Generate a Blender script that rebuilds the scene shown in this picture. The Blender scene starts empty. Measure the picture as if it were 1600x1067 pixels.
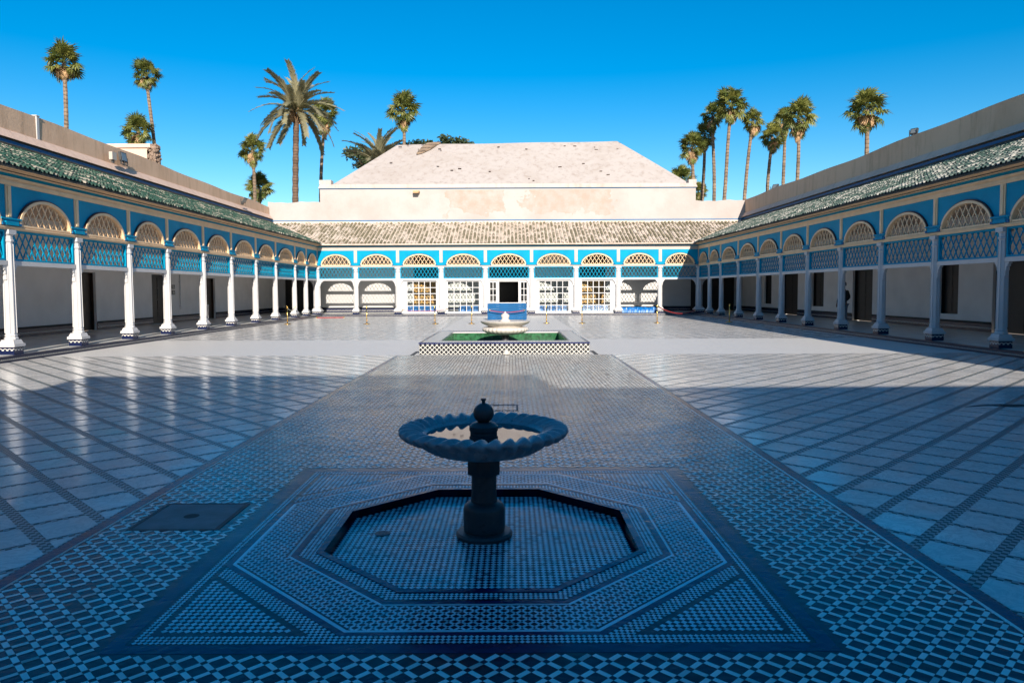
import bpy, bmesh, math, random
from mathutils import Vector, Matrix
R = math.radians
random.seed(7)
SC = bpy.context.scene
COL = SC.collection

# ------------------------------------------------------------------ camera
cam_d = bpy.data.cameras.new('camera')
cam = bpy.data.objects.new('camera', cam_d); COL.objects.link(cam)
cam_d.sensor_width = 36.0
cam_d.lens = 36.0 * 1130 / 1600
cam_d.shift_y = -21 / 1600
cam_d.clip_start = 0.05; cam_d.clip_end = 3000
CAM = Vector((0.2, 0.0, 1.65))
cam.matrix_world = (Matrix.Translation(CAM) @ Matrix.Rotation(R(90 - 3.0), 4, 'X') @ Matrix.Rotation(R(-0.25), 4, 'Z'))
SC.camera = cam

# ------------------------------------------------------------------ sky and sun
SUN_DIR = Vector((-0.41, 2.45, -1.0)).normalized()      # the way the light travels
SUN_EL = math.asin(-SUN_DIR.z)
SUN_AZ = math.atan2(-SUN_DIR.x, -SUN_DIR.y)             # from +Y towards +X
world = bpy.data.worlds.new('World'); SC.world = world
world.use_nodes = True
wn = world.node_tree.nodes; wl = world.node_tree.links
for n in list(wn): wn.remove(n)
sky = wn.new('ShaderNodeTexSky'); sky.sky_type = 'NISHITA'; sky.sun_disc = False
sky.sun_elevation = SUN_EL; sky.sun_rotation = SUN_AZ
sky.altitude = 400; sky.air_density = 1.0; sky.dust_density = 0.3; sky.ozone_density = 2.0
hsv = wn.new('ShaderNodeHueSaturation'); hsv.inputs['Hue'].default_value = 0.498
hsv.inputs['Saturation'].default_value = 1.6; hsv.inputs['Value'].default_value = 1.0
bg = wn.new('ShaderNodeBackground'); bg.inputs['Strength'].default_value = 0.064
wo = wn.new('ShaderNodeOutputWorld')
wl.new(sky.outputs[0], hsv.inputs['Color']); wl.new(hsv.outputs[0], bg.inputs['Color']); wl.new(bg.outputs[0], wo.inputs[0])
sun_d = bpy.data.lights.new('sun', 'SUN'); sun_d.energy = 3.6; sun_d.angle = R(0.4); sun_d.color = (1.0, 0.915, 0.80)
sun = bpy.data.objects.new('sun', sun_d); COL.objects.link(sun)
sun.rotation_euler = SUN_DIR.to_track_quat('-Z', 'Y').to_euler(); sun.location = (10, -30, 40)
SC.view_settings.view_transform = 'Standard'; SC.view_settings.look = 'None'
SC.view_settings.gamma = 1.0; SC.view_settings.exposure = 1.25
SC.view_settings.use_curve_mapping = False
SC.cycles.max_bounces = 14; SC.cycles.diffuse_bounces = 8; SC.cycles.transparent_max_bounces = 12

# ------------------------------------------------------------------ materials
class NT:
    def __init__(s, name):
        s.m = bpy.data.materials.new(name); s.m.use_nodes = True
        s.n = s.m.node_tree.nodes; s.l = s.m.node_tree.links
        s.b = s.n['Principled BSDF']
    def node(s, t, **kw):
        n = s.n.new(t)
        for k, v in kw.items():
            if k in n.inputs: n.inputs[k].default_value = v
            else: setattr(n, k, v)
        return n
    def link(s, a, b): s.l.new(a, b)
    def pos(s):
        return s.node('ShaderNodeNewGeometry').outputs['Position']
    def noise(s, vec, scale, detail=4, rough=0.55, dist=0.0):
        n = s.node('ShaderNodeTexNoise'); n.inputs['Scale'].default_value = scale
        n.inputs['Detail'].default_value = detail; n.inputs['Roughness'].default_value = rough
        n.inputs['Distortion'].default_value = dist
        s.link(vec, n.inputs['Vector']); return n.outputs['Fac']
    def ramp(s, fac, stops):
        n = s.node('ShaderNodeValToRGB'); cr = n.color_ramp
        while len(cr.elements) < len(stops): cr.elements.new(0.5)
        for e, (p, c) in zip(cr.elements, stops):
            e.position = p; e.color = (c[0], c[1], c[2], 1) if not isinstance(c, (int, float)) else (c, c, c, 1)
        s.link(fac, n.inputs['Fac']); return n.outputs['Color']
    def mix(s, fac, a, b, mode='MIX'):
        n = s.node('ShaderNodeMix'); n.data_type = 'RGBA'; n.blend_type = mode
        for sock, v in ((n.inputs[0], fac), (n.inputs[6], a), (n.inputs[7], b)):
            if hasattr(v, 'is_linked'): s.link(v, sock)
            elif isinstance(v, (int, float)): sock.default_value = v
            else: sock.default_value = (v[0], v[1], v[2], 1)
        return n.outputs[2]
    def math(s, op, a, b=0.0, c=None):
        n = s.node('ShaderNodeMath'); n.operation = op
        for i, v in enumerate((a, b, c)):
            if v is None: continue
            if hasattr(v, 'is_linked'): s.link(v, n.inputs[i])
            else: n.inputs[i].default_value = v
        return n.outputs[0]
    def bump(s, h, strength=0.3, dist=0.02):
        n = s.node('ShaderNodeBump'); n.inputs['Strength'].default_value = strength; n.inputs['Distance'].default_value = dist
        s.link(h, n.inputs['Height']); s.link(n.outputs[0], s.b.inputs['Normal'])
    def base(s, c):
        if hasattr(c, 'is_linked'): s.link(c, s.b.inputs['Base Color'])
        else: s.b.inputs['Base Color'].default_value = (c[0], c[1], c[2], 1)
    def rough(s, v):
        if hasattr(v, 'is_linked'): s.link(v, s.b.inputs['Roughness'])
        else: s.b.inputs['Roughness'].default_value = v

def sc(c, k): return tuple(min(1, x * k) for x in c)
def simple(name, col, rough=0.6, var=0.18, scale=3.0, bump=0.15, bscale=40, metal=0.0, spec=None):
    t = NT(name); p = t.pos()
    f = t.noise(p, scale, 6)
    t.base(t.ramp(f, [(0.3, sc(col, 1 - var)), (0.7, sc(col, 1 + var))]))
    t.rough(rough); t.b.inputs['Metallic'].default_value = metal
    if spec is not None: t.b.inputs['Specular IOR Level'].default_value = spec
    if bump: t.bump(t.noise(p, bscale, 4), bump, 0.01)
    return t.m

def stained(name, col, col2, col3, rough=0.85):
    """lime plaster: patches, streaks running down, fine grain"""
    t = NT(name); p = t.pos()
    big = t.noise(p, 0.35, 5, 0.6, 0.6)
    c = t.ramp(big, [(0.35, col2), (0.55, col)])
    mp = t.node('ShaderNodeMapping'); mp.inputs['Scale'].default_value = (2.2, 2.2, 0.35); t.link(p, mp.inputs['Vector'])
    st = t.noise(mp.outputs[0], 1.2, 6, 0.65)
    c = t.mix(t.math('MULTIPLY', t.ramp(st, [(0.50, 0), (0.72, 1)]), 0.75), c, col3)
    sp = t.noise(p, 9, 6, 0.7)
    c = t.mix(t.math('MULTIPLY', t.ramp(sp, [(0.6, 0), (0.72, 1)]), 0.35), c, sc(col3, 0.75))
    t.base(c); t.rough(rough); t.bump(t.noise(p, 7, 8, 0.6), 0.28, 0.03)
    return t.m

M = {}
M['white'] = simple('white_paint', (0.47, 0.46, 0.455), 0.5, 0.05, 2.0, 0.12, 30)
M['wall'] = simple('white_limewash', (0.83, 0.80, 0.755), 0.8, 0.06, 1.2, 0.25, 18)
M['cream'] = simple('cream_paint', (0.74, 0.52, 0.31), 0.55, 0.10, 2.5, 0.15, 30)
M['pale'] = simple('pale_cream_paint', (0.43, 0.37, 0.32), 0.55, 0.07, 2.5, 0.12, 30)
M['blue'] = simple('azure_paint', (0.001, 0.245, 0.40), 0.5, 0.12, 1.8, 0.12, 25, 0.0, 0.05)
M['deepblue'] = simple('blue_paint', (0.002, 0.105, 0.25), 0.5, 0.12, 1.8, 0.12, 25, 0.0, 0.12)
M['dark'] = simple('dark_red_brown', (0.045, 0.014, 0.014), 0.6, 0.2)  # dark red-brown for arch outlines, cornice shadow lines and the mouth
M['black'] = simple('black_gaps_and_trim', (0.012, 0.012, 0.013), 0.7, 0.2)  # black painted into shadow gaps and holes; also dado rails and eyes
M['pink'] = stained('pink_plaster', (0.66, 0.47, 0.37), (0.60, 0.42, 0.33), (0.47, 0.33, 0.25))
M['ochre'] = stained('ochre_render', (0.68, 0.45, 0.30), (0.60, 0.385, 0.25), (0.44, 0.28, 0.175))
M['brass'] = simple('polished_brass', (0.80, 0.52, 0.14), 0.22, 0.08, 4, 0.05, 60, 1.0)
M['steel'] = simple('brushed_steel', (0.55, 0.55, 0.56), 0.3, 0.05, 8, 0.05, 80, 1.0)
M['rope'] = simple('red_rope', (0.30, 0.012, 0.016), 0.7, 0.2, 30, 0.4, 120)
M['ropepale'] = simple('pale_rope', (0.55, 0.48, 0.36), 0.7, 0.2, 30, 0.4, 120)
M['iron'] = simple('dark_iron', (0.03, 0.033, 0.036), 0.55, 0.3, 8, 0.3, 60)
M['cover'] = simple('weathered_steel_cover', (0.10, 0.12, 0.13), 0.5, 0.35, 5, 0.3, 60)
M['board'] = simple('blue_board', (0.002, 0.075, 0.20), 0.5, 0.15, 3, 0.2, 30, 0.0, 0.15)
M['tarp'] = simple('blue_tarpaulin', (0.004, 0.11, 0.34), 0.35, 0.3, 6, 0.5, 12, 0.0, 0.3)
M['soil'] = simple('bare_earth', (0.30, 0.22, 0.15), 0.95, 0.2, 0.2, 0.4, 3)
M['galfloor'] = simple('gallery_tile', (0.58, 0.575, 0.53), 0.3, 0.25, 2.5, 0.08, 40)
M['woodceil'] = simple('dark_wood', (0.07, 0.042, 0.026), 0.6, 0.3, 4, 0.3, 30)
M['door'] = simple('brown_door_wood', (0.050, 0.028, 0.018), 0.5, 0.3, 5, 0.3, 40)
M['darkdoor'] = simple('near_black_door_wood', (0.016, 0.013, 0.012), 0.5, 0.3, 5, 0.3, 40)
M['stone'] = simple('rubble_stone', (0.22, 0.155, 0.115), 0.9, 0.4, 6, 0.8, 12)
def bark(name, c, per):
    t = NT(name); p = t.pos(); sp = t.node('ShaderNodeSeparateXYZ'); t.link(p, sp.inputs[0])
    n = t.noise(p, 4, 5, 0.65)
    ringf = t.math('FRACT', t.math('ADD', t.math('DIVIDE', sp.outputs['Z'], per), t.math('MULTIPLY', n, 1.3)))
    col = t.ramp(ringf, [(0.0, sc(c, .35)), (0.22, sc(c, .9)), (0.8, sc(c, 1.25)), (1.0, sc(c, .6))])
    big = t.ramp(t.noise(p, 1.3, 5, .6), [(0.35, .6), (0.65, 1.15)])
    t.base(t.mix(1.0, col, big, 'MULTIPLY')); t.rough(.9); t.bump(ringf, .8, .03); return t.m
M['trunk'] = bark('palm_bark', (0.22, 0.155, 0.105), .33)
M['trunkdark'] = bark('dark_palm_bark', (0.13, 0.08, 0.052), .26)
M['dead'] = simple('dry_palm_leaf', (0.40, 0.25, 0.13), 0.8, 0.35, 1.5, 0)
M['skin'] = simple('skin', (0.16, 0.08, 0.05), 0.55, 0.1)
M['cloth'] = simple('black_cloth', (0.014, 0.014, 0.016), 0.85, 0.2, 20, 0.3, 80)
M['jeans'] = simple('grey_denim', (0.12, 0.14, 0.17), 0.85, 0.2, 20, 0.3, 80)
M['lens'] = simple('lamp_glass', (0.16, 0.18, 0.19), 0.1, 0.05, 5, 0)
M['fleaf'] = None

def leafmat(name, c1, c2, scale=1.2):
    t = NT(name); p = t.pos()
    oi = t.node('ShaderNodeObjectInfo').outputs['Random']
    f = t.math('ADD', t.math('MULTIPLY', t.noise(p, scale, 4), 0.6), t.math('MULTIPLY', oi, 0.4))
    t.base(t.ramp(f, [(0.25, c1), (0.75, c2)])); t.rough(0.5)
    tr = t.node('ShaderNodeBsdfTranslucent'); tr.inputs['Color'].default_value = (c2[0] * 1.2, c2[1] * 1.3, c2[2], 1)
    ms = t.node('ShaderNodeMixShader'); ms.inputs[0].default_value = 0.22
    t.link(t.b.outputs[0], ms.inputs[1]); t.link(tr.outputs[0], ms.inputs[2])
    t.link(ms.outputs[0], t.n['Material Output'].inputs['Surface'])
    return t.m
M['fleaf'] = leafmat('fan_palm_leaf', (0.045, 0.070, 0.013), (0.22, 0.215, 0.050))
M['dleaf'] = leafmat('date_palm_leaf', (0.14, 0.13, 0.075), (0.38, 0.34, 0.21))
M['tleaf'] = leafmat('evergreen_leaf', (0.02, 0.04, 0.018), (0.08, 0.10, 0.04), 0.6)

# marble paving
def m_marble():
    t = NT('white_marble'); p = t.pos()
    oi = t.node('ShaderNodeObjectInfo').outputs['Random']
    at = t.node('ShaderNodeAttribute'); at.attribute_name = 'tone'
    tone = t.math('ADD', t.math('MULTIPLY', oi, 0.5), at.outputs['Fac'])
    f = t.noise(p, 1.6, 8, 0.6, 1.2)
    c = t.ramp(f, [(0.3, (0.76, 0.71, 0.66)), (0.5, (0.84, 0.79, 0.74)), (0.7, (0.88, 0.83, 0.78))])
    v = t.noise(p, 3.5, 8, 0.7, 2.5)
    vein = t.ramp(v, [(0.45, 0), (0.5, 1), (0.55, 0)])
    c = t.mix(t.math('MULTIPLY', vein, 0.55), c, (0.40, 0.42, 0.42))
    d = t.ramp(t.noise(p, 0.5, 5, 0.6), [(0.35, 0.88), (0.65, 1.0)])
    c = t.mix(1.0, c, d, 'MULTIPLY')
    c = t.mix(t.math('MULTIPLY', t.math('FRACT', t.math('MULTIPLY', tone, 7.13)), 0.55), c, (0.52, 0.51, 0.49))
    t.base(c)
    sp = t.node('ShaderNodeSeparateXYZ'); t.link(p, sp.inputs[0])
    wear = t.node('ShaderNodeMapRange'); wear.inputs['From Min'].default_value = 14; wear.inputs['From Max'].default_value = 26
    wear.inputs['To Min'].default_value = 0.0; wear.inputs['To Max'].default_value = 0.13; t.link(sp.outputs['Y'], wear.inputs['Value'])
    t.rough(t.math('ADD', t.ramp(t.noise(p, 2.2, 5), [(0.3, 0.09), (0.7, 0.22)]), wear.outputs[0]))
    t.bump(t.noise(p, 5, 3), 0.12, 0.004); t.b.inputs['Specular IOR Level'].default_value = 0.32
    return t.m
M['marble'] = m_marble()

def rot45(t, p):
    mp = t.node('ShaderNodeMapping'); mp.inputs['Rotation'].default_value = (0, 0, R(45)); t.link(p, mp.inputs['Vector'])
    return mp.outputs[0]
def m_check(name, dark, light, size, frac=1.0):
    t = NT(name); p = t.pos()
    ck = t.node('ShaderNodeTexChecker'); ck.inputs['Scale'].default_value = 1.0 / size
    off = t.node('ShaderNodeVectorMath'); off.operation = 'ADD'; off.inputs[1].default_value = (0.0131, 0.0173, 0.5123)
    t.link(rot45(t, p), off.inputs[0]); t.link(off.outputs[0], ck.inputs['Vector'])
    n = t.noise(p, 12, 3)
    c = t.mix(t.math('MULTIPLY', ck.outputs['Fac'], frac), dark, light)
    c = t.mix(t.math('MULTIPLY', n, 0.35), c, sc(dark, 1.2))
    t.base(c); t.rough(0.32); t.b.inputs['Specular IOR Level'].default_value = 0.3
    return t.m
M['band'] = m_check('zellij_joint_bands', (0.010, 0.020, 0.028), (0.42, 0.45, 0.44), 0.036, 0.85)

def m_navy(name, c1, c2, c3, cell, rough=0.15):
    t = NT(name); p = t.pos()
    v = t.node('ShaderNodeVectorMath'); v.operation = 'SNAP'; v.inputs[1].default_value = (cell, cell, 10)
    t.link(rot45(t, p), v.inputs[0])
    wnz = t.node('ShaderNodeTexWhiteNoise'); t.link(v.outputs[0], wnz.inputs['Vector'])
    c = t.ramp(wnz.outputs['Value'], [(0.0, c1), (0.6, c2), (1.0, c3)])
    n = t.noise(p, 30, 4)
    c = t.mix(t.math('MULTIPLY', n, 0.4), c, c1)
    t.base(c); t.rough(t.ramp(t.noise(p, 1.5, 5), [(0.3, rough * 0.8), (0.7, rough * 1.6)])); t.bump(t.math('ADD', t.math('MULTIPLY', t.noise(p, 22, 3), 0.35), t.noise(p, 2.6, 4)), 0.40, 0.016); t.b.inputs['Specular IOR Level'].default_value = 0.20
    return t.m
M['navy'] = m_navy('navy_glazed_tile', (0.003, 0.004, 0.014), (0.004, 0.007, 0.040), (0.010, 0.014, 0.040), 0.098)
M['navyb'] = m_navy('cobalt_border_tile', (0.005, 0.010, 0.060), (0.007, 0.015, 0.085), (0.012, 0.022, 0.095), 0.08)
def m_zw(name, c, rough=0.16):
    t = NT(name); p = t.pos()
    at = t.node('ShaderNodeAttribute'); at.attribute_name = 'tone'
    oi = t.node('ShaderNodeObjectInfo').outputs['Random']
    tone = t.math('FRACT', t.math('ADD', t.math('MULTIPLY', oi, 3.3), at.outputs['Fac']))
    col = t.ramp(tone, [(0.0, sc(c, 0.40)), (0.06, sc(c, 0.72)), (0.3, sc(c, 0.97)), (1.0, sc(c, 1.08))])
    dirt = t.ramp(t.noise(p, 1.1, 6, 0.65), [(0.5, 1.0), (0.75, 0.78)])
    col = t.mix(1.0, col, dirt, 'MULTIPLY')
    t.base(col); t.rough(t.ramp(t.noise(p, 1.5, 5), [(0.3, rough * 0.8), (0.7, rough * 1.6)])); t.bump(t.math('ADD', t.math('MULTIPLY', t.noise(p, 40, 3), 0.2), t.noise(p, 2.6, 4)), 0.40, 0.016)
    return t.m
M['zwhite'] = m_zw('ivory_zellij_tile', (0.84, 0.84, 0.79))
M['zfine'] = m_zw('pale_zellij_tile', (0.58, 0.78, 0.84))
M['zpath'] = m_check('far_zellij', (0.42, 0.41, 0.39), (0.80, 0.76, 0.71), 0.05, 0.9)
M['zpath'].node_tree.nodes['Principled BSDF'].inputs['Roughness'].default_value = 0.5
def m_plinth():
    t = NT('plinth_zellij'); p = t.pos()
    sep = t.node('ShaderNodeSeparateXYZ'); t.link(p, sep.inputs[0])
    ck = t.node('ShaderNodeTexChecker'); ck.inputs['Scale'].default_value = 1 / 0.055
    off = t.node('ShaderNodeVectorMath'); off.operation = 'ADD'; off.inputs[1].default_value = (0.0131, 0.0173, 0.0123)
    t.link(p, off.inputs[0]); t.link(off.outputs[0], ck.inputs['Vector'])
    z = sep.outputs['Z']
    row = t.math('MULTIPLY', t.math('GREATER_THAN', z, 0.225), t.math('LESS_THAN', z, 0.282))
    c = t.mix(t.math('MULTIPLY', row, ck.outputs['Fac']), (0.006, 0.011, 0.045), (0.55, 0.52, 0.46))
    t.base(c); t.rough(0.2); return t.m
M['plinth'] = m_plinth()
def m_kerb():
    t = NT('kerb_zellij'); p = t.pos()
    sep = t.node('ShaderNodeSeparateXYZ'); t.link(p, sep.inputs[0])
    ck = t.node('ShaderNodeTexChecker'); ck.inputs['Scale'].default_value = 1 / 0.034
    off = t.node('ShaderNodeVectorMath'); off.operation = 'ADD'; off.inputs[1].default_value = (0.0131, 0.0173, 0.0123)
    t.link(p, off.inputs[0]); t.link(off.outputs[0], ck.inputs['Vector'])
    z = sep.outputs['Z']
    row = t.math('MULTIPLY', t.math('GREATER_THAN', z, 0.048), t.math('LESS_THAN', z, 0.085))
    c = t.mix(t.math('MULTIPLY', row, t.math('MULTIPLY', ck.outputs['Fac'], 0.9)), (0.007, 0.011, 0.035), (0.5, 0.48, 0.42))
    t.base(c); t.rough(0.3); t.b.inputs['Specular IOR Level'].default_value = 0.3; return t.m
M['kerb'] = m_kerb()
def m_poolwall():
    """black and ivory eight-point dots: ivory ground, dark lozenges in a diagonal grid"""
    t = NT('black_and_ivory_zellij'); tc = t.node('ShaderNodeTexCoord')
    geo = t.pos(); sep = t.node('ShaderNodeSeparateXYZ'); t.link(geo, sep.inputs[0])
    h = t.math('ADD', sep.outputs['X'], sep.outputs['Y']); z = sep.outputs['Z']
    P = 0.12
    def cell(a, b):
        fa = t.math('SUBTRACT', t.math('FRACT', t.math('DIVIDE', a, P)), 0.5)
        fb = t.math('SUBTRACT', t.math('FRACT', t.math('DIVIDE', b, P)), 0.5)
        return t.math('LESS_THAN', t.math('ADD', t.math('ABSOLUTE', fa), t.math('ABSOLUTE', fb)), 0.43)
    d1 = cell(h, z)
    d2 = cell(t.math('ADD', h, P / 2), t.math('ADD', z, P / 2))
    c = t.mix(t.math('MAXIMUM', d1, d2), (0.68, 0.66, 0.60), (0.012, 0.013, 0.016))
    t.base(c); t.rough(0.25); return t.m
M['poolwall'] = m_poolwall()
M['green'] = simple('green_glazed_tile', (0.018, 0.085, 0.035), 0.2, 0.7, 9, 0.2, 30)
M['rimtile'] = m_check('pool_rim_zellij', (0.30, 0.30, 0.29), (0.62, 0.59, 0.55), 0.06, 0.8)

def m_tile(name, glaze, glaze2, lime, amount, rough):
    t = NT(name); p = t.pos()
    oi = t.node('ShaderNodeObjectInfo').outputs['Random']
    at = t.node('ShaderNodeAttribute'); at.attribute_name = 'tone'
    tone = t.math('FRACT', t.math('ADD', t.math('MULTIPLY', oi, 5.7), at.outputs['Fac']))
    c = t.mix(tone, glaze, glaze2)
    pn = t.noise(p, 0.9, 6, 0.7, 0.5)
    fine = t.noise(p, 11, 5, 0.7)
    k = t.math('ADD', t.math('MULTIPLY', pn, 0.55), t.math('ADD', t.math('MULTIPLY', fine, 0.3), t.math('MULTIPLY', tone, 0.15)))
    mask = t.ramp(k, [(amount - 0.03, 0), (amount + 0.03, 1)])
    c = t.mix(mask, c, lime)
    t.base(c); t.rough(rough); t.bump(fine, 0.4, 0.01); return t.m
M['tileL'] = m_tile('green_roof_tile', (0.014, 0.050, 0.030), (0.042, 0.092, 0.060), (0.31, 0.27, 0.21), 0.555, 0.5)
M['tileR'] = m_tile('weathered_green_roof_tile', (0.030, 0.062, 0.045), (0.085, 0.12, 0.092), (0.36, 0.34, 0.29), 0.53, 0.45)
M['tileF'] = m_tile('limed_roof_tile', (0.15, 0.13, 0.075), (0.25, 0.21, 0.13), (0.58, 0.49, 0.41), 0.52, 0.7)
M['limeslab'] = stained('lime_mortar', (0.60, 0.50, 0.42), (0.52, 0.42, 0.34), (0.36, 0.28, 0.20))
M['darkslab'] = simple('roof_mortar', (0.07, 0.06, 0.045), 0.9, 0.4, 3, 0.4, 20)
def m_hallwall():
    t = NT('white_limed_hall_wall'); p = t.pos()
    sep = t.node('ShaderNodeSeparateXYZ'); t.link(p, sep.inputs[0]); x = sep.outputs['X']; z = sep.outputs['Z']
    n = t.math('MULTIPLY', t.math('SUBTRACT', t.noise(p, 0.45, 6, 0.6), 0.5), 9.0)
    xs = t.math('ADD', x, n); z0_ = z
    z = t.math('ADD', z, t.math('MULTIPLY', t.math('SUBTRACT', t.noise(p, 0.7, 6, 0.6), 0.5), 2.6))
    def band(a, b): return t.math('MULTIPLY', t.math('GREATER_THAN', xs, a), t.math('LESS_THAN', xs, b))
    zz = t.math('MULTIPLY', t.math('GREATER_THAN', z, 7.1), t.math('LESS_THAN', z0_, 8.7))
    pm = t.math('MULTIPLY', t.math('ADD', band(-4.2, 0.3), band(2.3, 7.2)), zz)
    c = t.ramp(t.noise(p, 0.5, 6, 0.6), [(0.35, (0.355, 0.305, 0.28)), (0.6, (0.39, 0.355, 0.335))])
    c = t.mix(t.math('MULTIPLY', pm, t.ramp(t.noise(p, 1.6, 7, 0.65), [(0.38, 0.25), (0.62, 0.85)])), c, (0.33, 0.255, 0.205))
    s = t.ramp(t.noise(p, 5, 7, 0.7), [(0.62, 0), (0.70, 1)])
    c = t.mix(t.math('MULTIPLY', s, 0.4), c, (0.45, 0.36, 0.29))
    t.base(c); t.rough(0.9); t.bump(t.noise(p, 6, 8, 0.65), 0.4, 0.04); return t.m
M['hall'] = m_hallwall()
M['hallroof'] = stained('limed_roof_plaster', (0.42, 0.37, 0.34), (0.385, 0.33, 0.295), (0.28, 0.22, 0.185))
def m_glass():
    t = NT('window_glass')
    tr = t.node('ShaderNodeBsdfTransparent'); tr.inputs[0].default_value = (0.93, 0.96, 0.95, 1)
    gl = t.node('ShaderNodeBsdfGlossy'); gl.inputs['Roughness'].default_value = 0.02
    fr = t.node('ShaderNodeFresnel'); fr.inputs['IOR'].default_value = 1.5
    ms = t.node('ShaderNodeMixShader'); t.link(fr.outputs[0], ms.inputs[0]); t.link(tr.outputs[0], ms.inputs[1]); t.link(gl.outputs[0], ms.inputs[2])
    t.link(ms.outputs[0], t.n['Material Output'].inputs['Surface']); return t.m
M['glass'] = m_glass()
def m_water():
    t = NT('still_water'); t.base((0.015, 0.025, 0.03)); t.rough(0.03); t.b.inputs['IOR'].default_value = 1.70
    t.bump(t.noise(t.pos(), 9, 3), 0.01, 0.005); return t.m
M['water'] = m_water()
def m_gilded():
    t = NT('painted_wood_ornament'); p = t.pos()
    mp = t.node('ShaderNodeMapping'); mp.inputs['Rotation'].default_value = (0, R(45), 0); t.link(p, mp.inputs['Vector'])
    ck = t.node('ShaderNodeTexChecker'); ck.inputs['Scale'].default_value = 1 / 0.14; t.link(mp.outputs[0], ck.inputs['Vector'])
    n = t.noise(p, 9, 4)
    c = t.mix(ck.outputs['Fac'], (0.11, 0.05, 0.02), (0.62, 0.32, 0.06))
    c = t.mix(t.ramp(n, [(0.45, 0), (0.6, 1)]), c, (0.30, 0.22, 0.10))
    t.base(c); t.rough(0.5); return t.m
M['gilded'] = m_gilded()
def m_oldmarble(name, c1, c2, c3, rough):
    t = NT(name); p = t.pos()
    c = t.ramp(t.noise(p, 6, 7, .65, .8), [(0.32, c2), (0.6, c1)])
    st = t.ramp(t.noise(p, 14, 8, .75, 1.5), [(0.55, 0), (0.68, 1)])
    c = t.mix(t.math('MULTIPLY', st, .7), c, c3)
    v = t.ramp(t.noise(p, 9, 8, .7, 2.5), [(0.48, 0), (0.5, 1), (0.52, 0)])
    c = t.mix(t.math('MULTIPLY', v, .4), c, c3)
    t.base(c); t.rough(t.ramp(st, [(0, rough), (1, .75)])); t.bump(t.noise(p, 30, 8, .7), .35, .006); return t.m
M['fount'] = m_oldmarble('weathered_marble_fountain', (0.34, 0.36, 0.37), (0.22, 0.23, 0.24), (0.07, 0.075, 0.08), .35)
M['fountdark'] = m_oldmarble('dark_stone_pedestal', (0.055, 0.058, 0.062), (0.035, 0.037, 0.04), (0.012, 0.013, 0.015), .45)
M['fountw'] = m_oldmarble('white_marble_fountain', (0.56, 0.52, 0.47), (0.50, 0.46, 0.41), (0.33, 0.29, 0.24), .45)

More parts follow.
